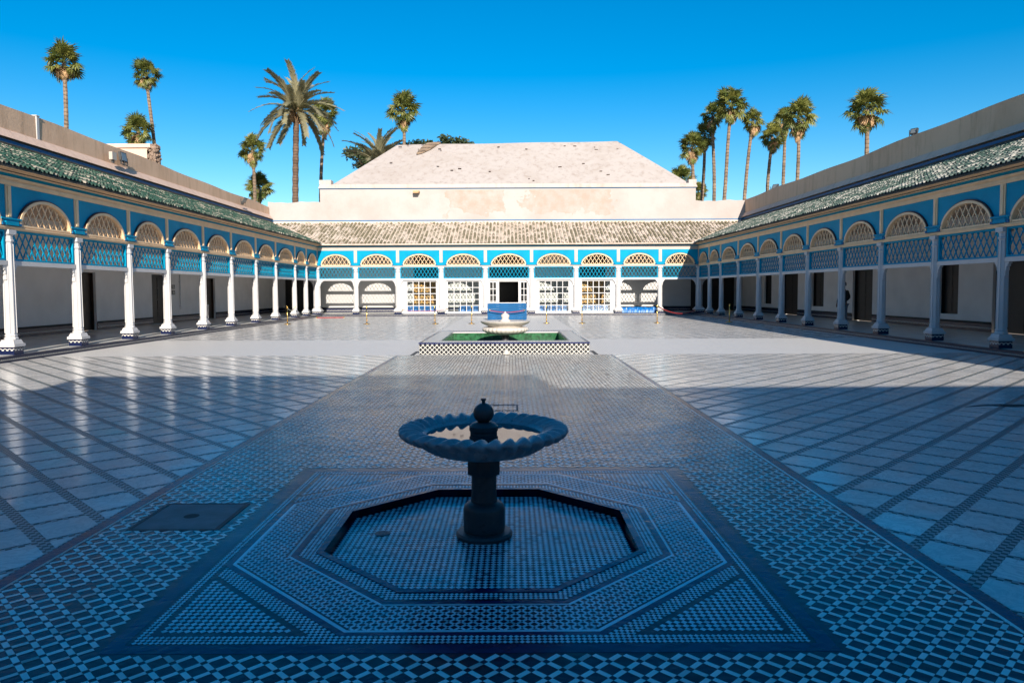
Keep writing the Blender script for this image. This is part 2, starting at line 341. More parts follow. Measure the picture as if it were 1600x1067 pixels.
# ------------------------------------------------------------------ mesh helpers
class MB:
    def __init__(s): s.v = []; s.f = []; s.tone = []
    def add(s, vs, fs, tone=0.0):
        o = len(s.v); s.v.extend(vs); s.f.extend([tuple(i + o for i in f) for f in fs]); s.tone.extend([tone] * len(fs))
    def box(s, x0, x1, y0, y1, z0, z1, tone=0.0):
        v = [(x0, y0, z0), (x1, y0, z0), (x1, y1, z0), (x0, y1, z0), (x0, y0, z1), (x1, y0, z1), (x1, y1, z1), (x0, y1, z1)]
        s.add(v, [(0, 3, 2, 1), (4, 5, 6, 7), (0, 1, 5, 4), (1, 2, 6, 5), (2, 3, 7, 6), (3, 0, 4, 7)], tone)
    def prism(s, poly, z0, z1, tone=0.0, bottom=False):
        n = len(poly)
        a = sum(poly[i][0] * poly[(i + 1) % n][1] - poly[(i + 1) % n][0] * poly[i][1] for i in range(n))
        if a < 0: poly = poly[::-1]
        v = [(x, y, z0) for x, y in poly] + [(x, y, z1) for x, y in poly]
        f = [tuple(range(n, 2 * n))] + [(i, (i + 1) % n, n + (i + 1) % n, n + i) for i in range(n)]
        if bottom: f.append(tuple(range(n - 1, -1, -1)))
        s.add(v, f, tone)
    def tilted(s, poly, z0, z1, jit, tone=0.0, sides=True):
        n = len(poly)
        a = sum(poly[i][0] * poly[(i + 1) % n][1] - poly[(i + 1) % n][0] * poly[i][1] for i in range(n))
        if a < 0: poly = poly[::-1]
        gx, gy = random.gauss(0, jit), random.gauss(0, jit); cx = sum(p[0] for p in poly) / n; cy = sum(p[1] for p in poly) / n
        top = [(x, y, z1 + (x - cx) * gx + (y - cy) * gy) for x, y in poly]
        if not sides: s.add(top, [tuple(range(n))], tone); return
        s.add([(x, y, z0) for x, y in poly] + top, [tuple(range(n, 2 * n))] + [(i, (i + 1) % n, n + (i + 1) % n, n + i) for i in range(n)], tone)
    def flat(s, poly, z, tone=0.0):
        n = len(poly)
        a = sum(poly[i][0] * poly[(i + 1) % n][1] - poly[(i + 1) % n][0] * poly[i][1] for i in range(n))
        if a < 0: poly = poly[::-1]
        s.add([(x, y, z) for x, y in poly], [tuple(range(n))], tone)
    def hexa(s, a, b):
        """two 4-point rings joined"""
        s.add(list(a) + list(b), [(3, 2, 1, 0), (4, 5, 6, 7), (0, 1, 5, 4), (1, 2, 6, 5), (2, 3, 7, 6), (3, 0, 4, 7)])
    def bar(s, p, q, w, d, nrm):
        """bar from p to q, width w in the plane, depth d along nrm"""
        p = Vector(p); q = Vector(q); n = Vector(nrm).normalized(); t = (q - p)
        if t.length < 1e-5: return
        t.normalize(); b = n.cross(t) * (w / 2); n = n * (d / 2)
        s.hexa([tuple(p - b - n), tuple(p + b - n), tuple(p + b + n), tuple(p - b + n)], [tuple(q - b - n), tuple(q + b - n), tuple(q + b + n), tuple(q - b + n)])
    def tube(s, pts, rad, n=8, cap=True):
        pts = [Vector(p) for p in pts]; k = len(pts)
        if isinstance(rad, (int, float)): rad = [rad] * k
        o = len(s.v); up = Vector((0, 0, 1))
        for i, p in enumerate(pts):
            t = (pts[min(i + 1, k - 1)] - pts[max(i - 1, 0)]).normalized()
            a = t.cross(up if abs(t.z) < 0.95 else Vector((1, 0, 0))).normalized(); b = a.cross(t)
            for j in range(n):
                an = 2 * math.pi * j / n
                s.v.append(tuple(p + (a * math.cos(an) + b * math.sin(an)) * rad[i]))
        for i in range(k - 1):
            for j in range(n):
                s.f.append((o + i * n + j, o + i * n + (j + 1) % n, o + (i + 1) * n + (j + 1) % n, o + (i + 1) * n + j)); s.tone.append(0)
        if cap:
            s.f.append(tuple(o + j for j in range(n - 1, -1, -1))); s.f.append(tuple(o + (k - 1) * n + j for j in range(n))); s.tone += [0, 0]
    def lathe(s, prof, n=16, c=(0, 0), phase=0.0, fn=None):
        o = len(s.v); k = len(prof)
        for i, (r, z) in enumerate(prof):
            for j in range(n):
                a = phase + 2 * math.pi * j / n
                rr = r if fn is None else fn(r, z, a, i)
                s.v.append((c[0] + rr * math.cos(a), c[1] + rr * math.sin(a), z))
        for i in range(k - 1):
            for j in range(n):
                s.f.append((o + i * n + j, o + i * n + (j + 1) % n, o + (i + 1) * n + (j + 1) % n, o + (i + 1) * n + j)); s.tone.append(0)
        s.f.append(tuple(o + j for j in range(n - 1, -1, -1))); s.f.append(tuple(o + (k - 1) * n + j for j in range(n))); s.tone += [0, 0]
    def mesh(s, name, mat, smooth=False):
        me = bpy.data.meshes.new(name); me.from_pydata(s.v, [], s.f)
        if any(s.tone):
            at = me.attributes.new('tone', 'FLOAT', 'FACE'); at.data.foreach_set('value', s.tone)
        me.materials.append(M[mat] if isinstance(mat, str) else mat)
        if smooth:
            me.polygons.foreach_set('use_smooth', [True] * len(me.polygons))
        me.update(); return me
    def build(s, name, mat, parent=None, smooth=False, **kw):
        return link(name, s.mesh(name, mat, smooth), parent, **kw)

def link(name, me, parent=None, loc=None, rot=None, scale=None, **kw):
    o = bpy.data.objects.new(name, me); COL.objects.link(o)
    if parent is not None: o.parent = parent
    if loc is not None: o.location = loc
    if rot is not None: o.rotation_euler = rot
    if scale is not None: o.scale = scale
    for k, v in kw.items(): o[k] = v
    return o
def thing(name, label, cat, loc=(0, 0, 0), rotz=0.0, group=None):
    o = bpy.data.objects.new(name, None); COL.objects.link(o)
    o.location = loc; o.rotation_euler = (0, 0, rotz); o['label'] = label; o['category'] = cat
    o.empty_display_size = 0.2
    if group: o['group'] = group
    return o
def struct(o): o['kind'] = 'structure'; return o
def stuff(o): o['kind'] = 'stuff'; return o
def smooth_angle(o, deg=40):
    try: o.data.set_sharp_from_angle(angle=R(deg))
    except Exception: pass

def clip(poly, hp):
    """clip polygon by half planes (a,b,c): a*x+b*y<=c"""
    for a, b, c in hp:
        out = []
        for i in range(len(poly)):
            p, q = poly[i], poly[(i + 1) % len(poly)]
            dp, dq = a * p[0] + b * p[1] - c, a * q[0] + b * q[1] - c
            if dp <= 0: out.append(p)
            if (dp < 0 < dq) or (dq < 0 < dp):
                t = dp / (dp - dq); out.append((p[0] + t * (q[0] - p[0]), p[1] + t * (q[1] - p[1])))
        poly = out
        if len(poly) < 3: return []
    return poly
def area(p): return abs(sum(p[i][0] * p[(i + 1) % len(p)][1] - p[(i + 1) % len(p)][0] * p[i][1] for i in range(len(p)))) / 2
def rect_hp(x0, x1, y0, y1): return [(-1, 0, -x0), (1, 0, x1), (0, -1, -y0), (0, 1, y1)]
def in_view(x, y):
    d = y
    if d < 2.4: return False
    return abs(x - CAM.x) / d < 0.715

# ================================================================== GROUND
g = MB(); g.flat([(-900, -900), (900, -900), (900, 1500), (-900, 1500)], -0.45)
struct(g.build('ground', 'soil'))
SW = 2.75                      # half width of the tiled strip
Y0, YC1, YC2, YF = -2.9, 18.45, 24.3, 46.75
XL, XR = -13.0, 13.2
Zs = -0.002
fl = MB()
for (a, b) in ((XL, -SW), (SW, XR)):
    for (c, d) in ((Y0, YC1), (YC2, YF + .4)):
        fl.flat([(a, c), (b, c), (b, d), (a, d)], Zs)
floor = struct(fl.build('courtyard_floor', 'band'))
# marble tiles between zellij bands, laid at 45 degrees, mirrored about the strip
A, B = 0.42, 0.45              # across bands, along bands
ga, gb = 0.040, 0.030
tiles = []
for side in (-1, 1):
    for (c, d) in ((Y0, YC1), (YC2, YF + .4)):
        x0, x1 = (XL, -SW - 0.012) if side < 0 else (SW + 0.012, XR)
        hp = rect_hp(x0, x1, c, d)
        s2 = math.sqrt(0.5)
        for i in range(-160, 160):
            for j in range(-160, 160):
                u0, u1 = i * A + ga, (i + 1) * A - ga
                w0, w1 = j * B + gb, (j + 1) * B - gb
                cu, cw = (u0 + u1) / 2, (w0 + w1) / 2
                # band direction (1,1)*s2 on the right; across (1,-1)*s2
                cx, cy = (cu + cw) * s2, (cw - cu) * s2
                if not (abs(cx) < 14 and c - .5 < cy < d + .5) or cx < 2: continue
                pl = [((u + w) * s2 * side, (w - u) * s2) for u, w in ((u0, w0), (u1, w0), (u1, w1), (u0, w1))]
                pl = clip(pl, hp)
                if len(pl) >= 3 and area(pl) > 0.002: tiles.append(pl)
def cen(p): return (sum(q[0] for q in p) / len(p), sum(q[1] for q in p) / len(p))
def near_key(p):
    c = cen(p); return c[1] + 0.2 * abs(c[0]) + (0 if in_view(*c) else 1000)
tiles.sort(key=near_key)
rest = MB()
full_mesh = {}
for k, p in enumerate(tiles):
    jz = random.uniform(-0.0006, 0.0006)
    if k < 300:
        c = cen(p); mb = MB(); mb.prism([(x - c[0], y - c[1]) for x, y in p], Zs + .0005, 0.0 + jz)
        link('marble_tile', mb.mesh('marble_tile', 'marble'), floor, loc=(c[0], c[1], 0))
    elif cen(p)[1] < 20: rest.prism(p, Zs + .0005, jz, random.random())
    else: rest.flat(p, 0.0, random.random())
stuff(rest.build('marble_tiles', 'marble', floor))

# ---- the tiled strip with its sunken octagon
CY = 4.92; PH = 1.66; OA = 1.02
def octo(a, cx=0.0, cy=CY):
    t = a * math.tan(R(22.5))
    return [(cx + x, cy + y) for x, y in ((a, -t), (a, t), (t, a), (-t, a), (-a, t), (-a, -t), (-t, -a), (t, -a))]
st = MB()
def q(x0, x1, y0, y1, z=Zs): st.flat([(x0, y0), (x1, y0), (x1, y1), (x0, y1)], z)
q(-SW, SW, Y0, CY - PH); q(-SW, -PH, CY - PH, CY + PH); q(PH, SW, CY - PH, CY + PH); q(-SW, SW, CY + PH, YC1)
o8 = octo(OA); P = PH
cor = [(P, CY - P), (P, CY + P), (-P, CY + P), (-P, CY - P)]
st.flat([cor[0], cor[1], o8[1], o8[0]], Zs); st.flat([cor[1], o8[2], o8[1]], Zs)
st.flat([cor[1], cor[2], o8[3], o8[2]], Zs); st.flat([cor[2], o8[4], o8[3]], Zs)
st.flat([cor[2], cor[3], o8[5], o8[4]], Zs); st.flat([cor[3], o8[6], o8[5]], Zs)
st.flat([cor[3], cor[0], o8[7], o8[6]], Zs); st.flat([cor[0], o8[0], o8[7]], Zs)
path = struct(st.build('tiled_path', 'navy'))
REC = -0.06
bs = MB(); bs.flat(octo(OA + .01), REC - 0.0018)
n8 = len(o8)
for i in range(n8):
    a, b = o8[i], o8[(i + 1) % n8]
    bs.add([(a[0], a[1], REC - .004), (b[0], b[1], REC - .004), (b[0], b[1], Zs), (a[0], a[1], Zs)], [(3, 2, 1, 0)])
bs.build('sunken_octagon', 'navy', path)
s2 = math.sqrt(0.5)
def octo_dist(x, y):
    x, y = abs(x), abs(y - CY); return max(x, y, (x + y) * s2)
# large lattice of ivory bars over the strip
PER, BW = 0.098, 0.028
bars = []
n = int(24 / PER)
for i in range(-40, n):
    for j in range(-n, n):
        for kind in (0, 1):
            u0, w0 = i * PER, j * PER
            if kind == 0: r = (u0 + 0.001, u0 + BW - 0.001, w0 + BW + 0.001, w0 + PER - 0.001)
            else: r = (u0 + BW + 0.001, u0 + PER - 0.001, w0 + 0.001, w0 + BW - 0.001)
            cu, cw = (r[0] + r[1]) / 2, (r[2] + r[3]) / 2
            cx, cy = (cu - cw) * s2, (cu + cw) * s2
            if not (abs(cx) < SW - 0.07 and 1.5 < cy < YC1 - .05): continue
            if abs(cx) < 1.72 and abs(cy - CY) < 1.72: continue
            if -2.50 < cx < -1.83 and 4.92 < cy < 5.58: continue
            pl = [((u - w) * s2, (u + w) * s2) for u, w in ((r[0], r[2]), (r[1], r[2]), (r[1], r[3]), (r[0], r[3]))]
            pl = clip(pl, rect_hp(-SW + .1, SW - .1, 1.4, YC1))
            if len(pl) >= 3 and area(pl) > 2e-4 and random.random() > .012: bars.append(pl)
bars.sort(key=lambda p: near_key(p) - 0.2 * abs(cen(p)[0]))
rest = MB(); far = MB()
bar_mesh = [None, None]
for k, p in enumerate(bars):
    c = cen(p)
    if k < 300:
        mb = MB(); mb.tilted([(x - c[0], y - c[1]) for x, y in p], Zs + .0005, random.uniform(-.0005, .0005), .012)
        link('ivory_tile', mb.mesh('ivory_tile', 'zwhite'), path, loc=(c[0], c[1], 0))
    elif c[1] < 12: rest.tilted(p, Zs + .0005, random.uniform(-.0005, .0005), .014, random.random())
    else: rest.tilted(p, 0, -0.0005, .012, random.random(), False)
stuff(rest.build('ivory_tiles', 'zwhite', path))
# strip edges: ivory line and cobalt border
eb = MB(); el = MB()
for s in (-1, 1):
    x = sorted((s * (SW - .085), s * (SW - .005)))
    eb.box(x[0], x[1], Y0, YC1, Zs + .0005, .001)
    x = sorted((s * (SW - .108), s * (SW - .088)))
    el.box(x[0], x[1], Y0, YC1, Zs + .0005, 0.0005, random.random())
eb.build('border', 'navyb', path); el.build('edge_line', 'zwhite', path)

# fine patterns of the panel
def lattice_tiles(mb, per, bw, test, z0, z1, check=False):
    N = int(2.6 / per)
    for i in range(-N, N):
        for j in range(-N, N):
            rs = []
            u0, w0 = i * per, j * per
            if check: 
                if (i + j) % 2 == 0: rs = [(u0 + per * .03, u0 + per * .97, w0 + per * .03, w0 + per * .97)]
            else:
                rs = [(u0, u0 + bw, w0 + bw, w0 + per), (u0 + bw, u0 + per, w0, w0 + bw)]
            for r in rs:
                cu, cw = (r[0] + r[1]) / 2, (r[2] + r[3]) / 2
                cx, cy = (cu - cw) * s2, (cu + cw) * s2 + CY
                if test(cx, cy):
                    mb.prism([((u - w) * s2, (u + w) * s2 + CY) for u, w in ((r[0], r[2]), (r[1], r[2]), (r[1], r[3]), (r[0], r[3]))], z0, z1, random.random())
def sq(x, y): return max(abs(x), abs(y - CY))
ring = MB(); lattice_tiles(ring, 0.043, 0.0135, lambda x, y: 1.205 < octo_dist(x, y) < 1.475 , Zs + .0004, -0.0003)
stuff(ring.build('ring_tiles', 'zfine', path))
tri = MB(); lattice_tiles(tri, 0.0265, 0, lambda x, y: octo_dist(x, y) > 1.660 and sq(x, y) < 1.500, Zs + .0004, -0.0003, True)
stuff(tri.build('corner_tiles', 'zfine', path))
bd = MB(); lattice_tiles(bd, 0.019, 0, lambda x, y: (1.045 < octo_dist(x, y) < 1.14) or (1.545 < octo_dist(x, y) < 1.625 and sq(x, y) < 1.53) or (1.535 < sq(x, y) < 1.612), Zs + .0004, -0.0003, True)
stuff(bd.build('border_tiles', 'zfine', path))
bf = MB(); lattice_tiles(bf, 0.0272, 0, lambda x, y: octo_dist(x, y) < OA - .02, REC - .0015, REC, True)
stuff(bf.build('basin_tiles', 'zfine', path))
def octo_ring(mb, a0, a1, z0, z1):
    p, qd = octo(a0), octo(a1)
    for i in range(8):
        j = (i + 1) % 8
        mb.prism([p[i], qd[i], qd[j], p[j]], z0, z1, random.random())
def sq_ring(mb, a0, a1, z0, z1):
    p = [(a0, CY - a0), (a0, CY + a0), (-a0, CY + a0), (-a0, CY - a0)]; qd = [(a1, CY - a1), (a1, CY + a1), (-a1, CY + a1), (-a1, CY - a1)]
    for i in range(4):
        j = (i + 1) % 4; mb.prism([p[i], qd[i], qd[j], p[j]], z0, z1)
lines = MB()
octo_ring(lines, 1.187, 1.203, Zs + .0004, 0.0002); octo_ring(lines, 1.478, 1.498, Zs + .0004, 0.0002)
lines.build('octagon_line', 'zfine', path)
cob = MB()
octo_ring(cob, 1.000, 1.045, Zs + .0004, 0.004); octo_ring(cob, 1.150, 1.186, Zs + .0004, 0.0)
cob.build('octagon_border', 'navyb', path)
cob = MB(); sq_ring(cob, 1.620, 1.700, Zs + .0004, -0.001); octo_ring(cob, 1.499, 1.537, Zs + .0004, -0.0004)
cob.build('panel_border', 'navyb', path)
# cross path and far strip
cr = MB(); cr.flat([(XL, YC1), (XR, YC1), (XR, YC2), (XL, YC2)], Zs); cr.flat([(-SW, YC2), (SW, YC2), (SW, YF + .4), (-SW, YF + .4)], Zs)
struct(cr.build('cross_path', 'zpath'))

# ================================================================== GALLERIES
GD = 4.2                     # column line to rear wall
PZ = 0.13                    # walkway height
ZB = 3.17                    # underside of the beam
EV, EZ = -0.47, 4.655         # eave
RT = 6.44                    # roof top at the wall
SL = (RT - EZ) / (GD - EV)
colmesh = {}
def column_meshes():
    def sqr(mb, h0, h1, z0, z1):
        a = [(-h0, -h0, z0), (h0, -h0, z0), (h0, h0, z0), (-h0, h0, z0)]; b = [(-h1, -h1, z1), (h1, -h1, z1), (h1, h1, z1), (-h1, h1, z1)]
        mb.hexa(a, b)
    p = MB(); sqr(p, .20, .20, PZ, PZ + .19); colmesh['plinth'] = p.mesh('plinth', 'plinth')
    b = MB(); sqr(b, .235, .235, PZ + .19, PZ + .262); sqr(b, .205, .165, PZ + .262, PZ + .36)
    ph = math.pi / 8; k = 1 / math.cos(ph)
    b.lathe([(.155 * k, PZ + .36), (.165 * k, PZ + .385), (.155 * k, PZ + .41), (.135 * k, PZ + .43), (.15 * k, PZ + .46), (.135 * k, PZ + .49)], 8, phase=ph)
    colmesh['base'] = b.mesh('base', 'white')
    s = MB()
    def flute(r, z, a, i): return r
    s.lathe([(.128 * k, PZ + .49), (.125 * k, 1.4), (.115 * k, 2.86)], 8, phase=ph)
    for j in range(8):           # raised arrises on the shaft corners
        a = ph + j * math.pi / 4
        s.bar((.130 * k * math.cos(a), .130 * k * math.sin(a), PZ + .52), (.117 * k * math.cos(a), .117 * k * math.sin(a), 2.82), .022, .02, (math.cos(a), math.sin(a), 0))
    colmesh['shaft'] = s.mesh('column', 'white')
    c = MB(); c.lathe([(.117 * k, 2.86), (.14 * k, 2.89), (.14 * k, 2.92), (.12 * k, 2.94), (.12 * k, 3.02), (.15 * k, 3.06)], 8, phase=ph)
    sqr(c, .155, .155, 3.06, ZB)
    colmesh['capital'] = c.mesh('capital', 'white')
    for s in (-1, 1):
        r = MB()
        for i, (w, z0, z1) in enumerate(((.30, 2.255, 2.303), (.25, 2.19, 2.255), (.20, 2.09, 2.19), (.165, 1.95, 2.09))):
            r.box(*sorted((s * .115, s * w)), -.05, .05, z0, z1)
        colmesh['bracket' + str(s)] = r.mesh('bracket', 'white')
column_meshes()
def place_column(parent, u, brackets=(-1, 1), wide=1.0):
    c = link('column', colmesh['shaft'], parent, loc=(u, 0, 0), scale=(wide, wide, 1))
    for nm in ('plinth', 'base', 'capital'): link(nm, colmesh[nm], c)
    for s in brackets: link('bracket', colmesh['bracket' + str(s)], c)
    return c

def diag_lattice(x0, x1, z0, z1, dw, dh, y, inside=None, w=0.026, d=0.022):
    """crossing bars of a diamond lattice clipped to a rectangle (and to an arch)"""
    mb = MB(); sl = dh / dw
    for s in (1, -1):
        H = (z1 - z0); k0 = int(-H / dh) - 2; k1 = int((x1 - x0) / dw) + int(H / dh) + 3
        for k in range(k0, k1):
            base = x0 + (k + 0.5) * dw if s > 0 else x0 + (k + 0.5) * dw
            # z - z0 = s*sl*(x-base)
            xa, xb = (base, base + H / sl) if s > 0 else (base - H / sl, base)
            xa, xb = max(xa, x0), min(xb, x1)
            if xb - xa < 0.02: continue
            za, zb = z0 + s * sl * (xa - base), z0 + s * sl * (xb - base)
            yy = y + (0.006 if s > 0 else -0.006)
            if inside is None: mb.bar((xa, yy, za), (xb, yy, zb), w, d, (0, 1, 0))
            else:
                N = 40; run = None
                for t in range(N + 1):
                    f = t / N; X, Z = xa + (xb - xa) * f, za + (zb - za) * f
                    if inside(X, Z):
                        if run is None: run = [(X, Z), (X, Z)]
                        run[1] = (X, Z)
                    elif run is not None:
                        mb.bar((run[0][0], yy, run[0][1]), (run[1][0], yy, run[1][1]), w, d, (0, 1, 0)); run = None
                if run is not None: mb.bar((run[0][0], yy, run[0][1]), (run[1][0], yy, run[1][1]), w, d, (0, 1, 0))
    return mb
def arch_ring(mb, cx, hw, rise, t, y0, y1, zb, n=28):
    for i in range(n):
        a, b = math.pi * i / n, math.pi * (i + 1) / n
        def P(an, e): return (cx - (hw + e) * math.cos(an), zb + (rise + e) * math.sin(an))
        p0, p1, q1, q0 = P(a, 0), P(b, 0), P(b, t), P(a, t)
        mb.hexa([(p0[0], y0, p0[1]), (p1[0], y0, p1[1]), (q1[0], y0, q1[1]), (q0[0], y0, q0[1])][::-1], [(p0[0], y1, p0[1]), (p1[0], y1, p1[1]), (q1[0], y1, q1[1]), (q0[0], y1, q0[1])][::-1])
ZA, ZT = 3.27, 4.25          # arch springing, frieze top
def bay(parent, u0, u1, half=.39, rise=.74):
    w = u1 - u0; cx = (u0 + u1) / 2; hw = w * half
    # blue frieze with an arched opening
    a = MB(); y0, y1 = -.05, .07; n = 28; x0, x1 = u0 + .105, u1 - .105
    pts = [(x0, ZA)] + [(cx - hw * math.cos(math.pi * i / n), ZA + rise * math.sin(math.pi * i / n)) for i in range(n + 1)] + [(x1, ZA)]
    tops = [(x0, ZT)] + [(cx - hw * math.cos(math.pi * i / n), ZT) for i in range(n + 1)] + [(x1, ZT)]
    for i in range(len(pts) - 1):
        p, qd, t1, t0 = pts[i], pts[i + 1], tops[i + 1], tops[i]
        a.add([(p[0], y0, p[1]), (qd[0], y0, qd[1]), (t1[0], y0, t1[1]), (t0[0], y0, t0[1])], [(0, 1, 2, 3)])
        a.add([(p[0], y1, p[1]), (qd[0], y1, qd[1]), (t1[0], y1, t1[1]), (t0[0], y1, t0[1])], [(3, 2, 1, 0)])
        a.add([(p[0], y0, p[1]), (qd[0], y0, qd[1]), (qd[0], y1, qd[1]), (p[0], y1, p[1])], [(3, 2, 1, 0)])
    pan = a.build('arch_panel', 'blue', parent)
    t = MB(); arch_ring(t, cx, hw - .075, rise - .075, .07, -.115, .06, ZA + .001); 
    t.box(cx - hw + .075, cx + hw - .075, -.10, .05, ZA + .001, ZA + .05)
    t.build('arch_trim', 'cream', pan)
    t = MB(); arch_ring(t, cx, hw - .003, rise - .003, .028, -.095, -.03, ZA + .002); t.build('arch_outline', 'dark', pan)  # thin dark red-brown ring around the arch opening
    e0, e1 = hw - .08, rise - .08
    lat = diag_lattice(cx - hw, cx + hw, ZA + .03, ZA + rise, .255, .40, -.02, lambda X, Z: ((X - cx) / e0) ** 2 + ((Z - ZA) / e1) ** 2 < 1)
    lat.build('arch_lattice', 'cream', pan)
    # blue lattice screen under the beam with its frame and white rail
    f = MB(); xa, xb, za, zb = u0 + .155, u1 - .155, 2.42, ZB - .005
    f.box(xa, xb, -.045, .045, zb - .05, zb); f.box(xa, xb, -.045, .045, za, za + .05)
    f.box(xa, xa + .05, -.044, .044, za + .05, zb - .05); f.box(xb - .05, xb, -.044, .044, za + .05, zb - .05)
    fr = f.build('lattice_screen', 'blue', parent)
    diag_lattice(xa + .05, xb - .05, za + .05, zb - .05, .235, .40, 0).build('lattice', 'blue', fr)
    r = MB(); r.box(u0 + .12, u1 - .12, -.06, .06, 2.305, 2.418); r.build('rail', 'white', parent)
def post(parent, u, w0, w1, mat='cream'):
    """pilaster strip and stepped blue corbel above a column"""
    p = MB(); p.box(u - .10, u + .10, -.07, .06, ZA + .19, ZT); p.box(u - .045, u + .045, -.092, -.068, ZA + .22, ZT - .03)
    p.build('pilaster', mat, parent)
    c = MB(); c.box(u - w0 + .02, u + w1 - .02, -.11, .05, ZA + .07, ZA + .188); c.box(u - w0 - .05, u + w1 + .05, -.135, .045, ZA + .145, ZA + .186)
    c.box(u - w0 * .75, u + w1 * .75, -.15, -.111, ZA + .005, ZA + .10)
    c.build('corbel', 'blue', parent)
    c2 = MB()
    for s, w in ((-1, w0), (1, w1)):
        c2.box(*sorted((u + s * (w - .06), u + s * (w + .03))), -.145, -.02, ZA + .002, ZA + .068)
    c2.build('corbel_end', 'deepblue', parent)

def rear_wall(parent, L0, L1, openings, z1, mat='wall', th=.35):
    ops = sorted(openings); w = MB(); u = L0
    for (a, b, z0, zt) in ops:
        if a > u: w.box(u, a, GD, GD + th, 0, z1)
        if z0 > PZ + .02: w.box(a, b, GD, GD + th, 0, z0)
        w.box(a, b, GD, GD + th, zt, z1); u = b
    if u < L1: w.box(u, L1, GD, GD + th, 0, z1)
    wall = w.build('rear_wall', mat, parent)
    d = MB(); d2 = MB(); u = L0
    for (a, b, z0, zt) in ops + [(L1, L1, 0, 0)]:
        if z0 > PZ + .5: continue
        if a - u > .05:
            d.box(u, a, GD - .02, GD, PZ, PZ + .26); d2.box(u, a, GD - .035, GD - .02, PZ + .30, PZ + .34); d2.box(u, a, GD - .03, GD, PZ + .262, PZ + .30)
        u = b
    dd = d.build('dado', 'plinth', wall); d2.build('dado_rail', 'black', wall)
    return wall
def door_leaf(parent, a, b, z0, zt, mat='door', rows=4):
    m = MB(); m.box(a - .06, a + .03, GD + .10, GD + .36, z0, zt + .04); m.box(b - .03, b + .06, GD + .10, GD + .36, z0, zt + .04); m.box(a + .03, b - .03, GD + .101, GD + .359, zt - .02, zt + .05)
    d = m.build('door', mat, parent)
    half = (a + b) / 2
    for (p, qd) in ((a + .03, half - .004), (half + .004, b - .03)):
        l = MB(); l.box(p, qd, GD + .2, GD + .25, z0, zt - .022)
        h = (zt - z0 - .15) / rows
        for r in range(rows):
            l.box(p + .07, qd - .07, GD + .185, GD + .2, z0 + .1 + r * h, z0 + .1 + (r + 1) * h - .08)
        l.build('door_panel', mat, d)
    return d

def roof(parent, L, mat, slab_mat, pitch, valley0, valley1, cam_local, extra=0.0):
    """sloping slab and rows of half-round tiles; valley ends run out at 45 degrees"""
    def ue(v): return (-(v) if valley0 else 0.0, L + (v if valley1 else 0.0))
    s = MB()
    e0, e1 = ue(EV), ue(GD)
    zt = EZ - .02; th = .05
    a = [(e0[0], EV, zt), (e0[1], EV, zt), (e1[1], GD, RT - .02), (e1[0], GD, RT - .02)]
    b = [(x, y, z - th) for x, y, z in a]
    s.hexa(b, a)
    rf = s.build('roof', slab_mat, parent)
    # one half-round tile lying along +v, mouth at v=0
    tl, r0, r1 = .37, pitch * .36, pitch * .29
    def tile_geo(r0, r1, tl, lift=.0):
        vs = []; n = 5; dz = SL * tl
        for (rr, y, z) in ((r0, 0, .045), (r1, tl, dz + .02)):
            for i in range(n + 1):
                an = math.pi * i / n; vs.append((-rr * math.cos(an), y, z + rr * math.sin(an) - .03))
        fs = [(i, i + 1, n + 2 + i, n + 1 + i)[::-1] for i in range(n)]
        # thickness at the mouth
        m = len(vs)
        for i in range(n + 1):
            an = math.pi * i / n; vs.append((-(r0 - .018) * math.cos(an), .0, .045 + (r0 - .018) * math.sin(an) - .03))
        fs += [(i, m + i, m + i + 1, i + 1)[::-1] for i in range(n)]
        return vs, fs
    vs, fs = tile_geo(r0, r1, tl)
    tm = MB(); tm.add(vs, fs); tmesh = tm.mesh('roof_tile', mat)
    items = []
    step = .31; rows = int((GD - EV) / step) + 1
    for r in range(rows):
        v = EV + r * step - .03
        lo, hi = ue(v)
        n0 = int(lo / pitch) - 1
        for k in range(n0, int(hi / pitch) + 2):
            u = k * pitch
            if u < lo + .05 or u > hi - .05: continue
            if v + tl > GD + .1: continue
            d = math.hypot(u - cam_local[0], v - cam_local[1])
            items.append((d, u, v, r))
    def seen(it):
        w = parent.matrix_world @ Vector((it[1], it[2], EZ)); return in_view(w.x, w.y)
    vis = sorted([i for i in items if seen(i)]); hid = [i for i in items if not seen(i)]
    big = MB()
    for k, (d, u, v, r) in enumerate(vis + hid):
        z = EZ + (v - EV) * SL + random.uniform(-.008, .012)
        u += random.uniform(-.012, .012); v += random.uniform(-.02, .02); tw = random.uniform(-.05, .05)
        if k < 300:
            link('roof_tile', tmesh, rf, loc=(u, v, z), rot=(0, random.uniform(-.03, .03), tw))
        else:
            c_, s_ = math.cos(tw), math.sin(tw)
            big.add([(u + x * c_ - y * s_, v + x * s_ + y * c_, z + zz) for x, y, zz in vs], fs, random.random())
    stuff(big.build('roof_tiles', mat, rf))
    # tile course ridge at the wall
    rd = MB(); rd.box(e1[0] + .05, e1[1] - .05, GD - .22, GD, RT - .08, RT + .06); rd.build('roof_flashing', slab_mat, rf)
    return rf
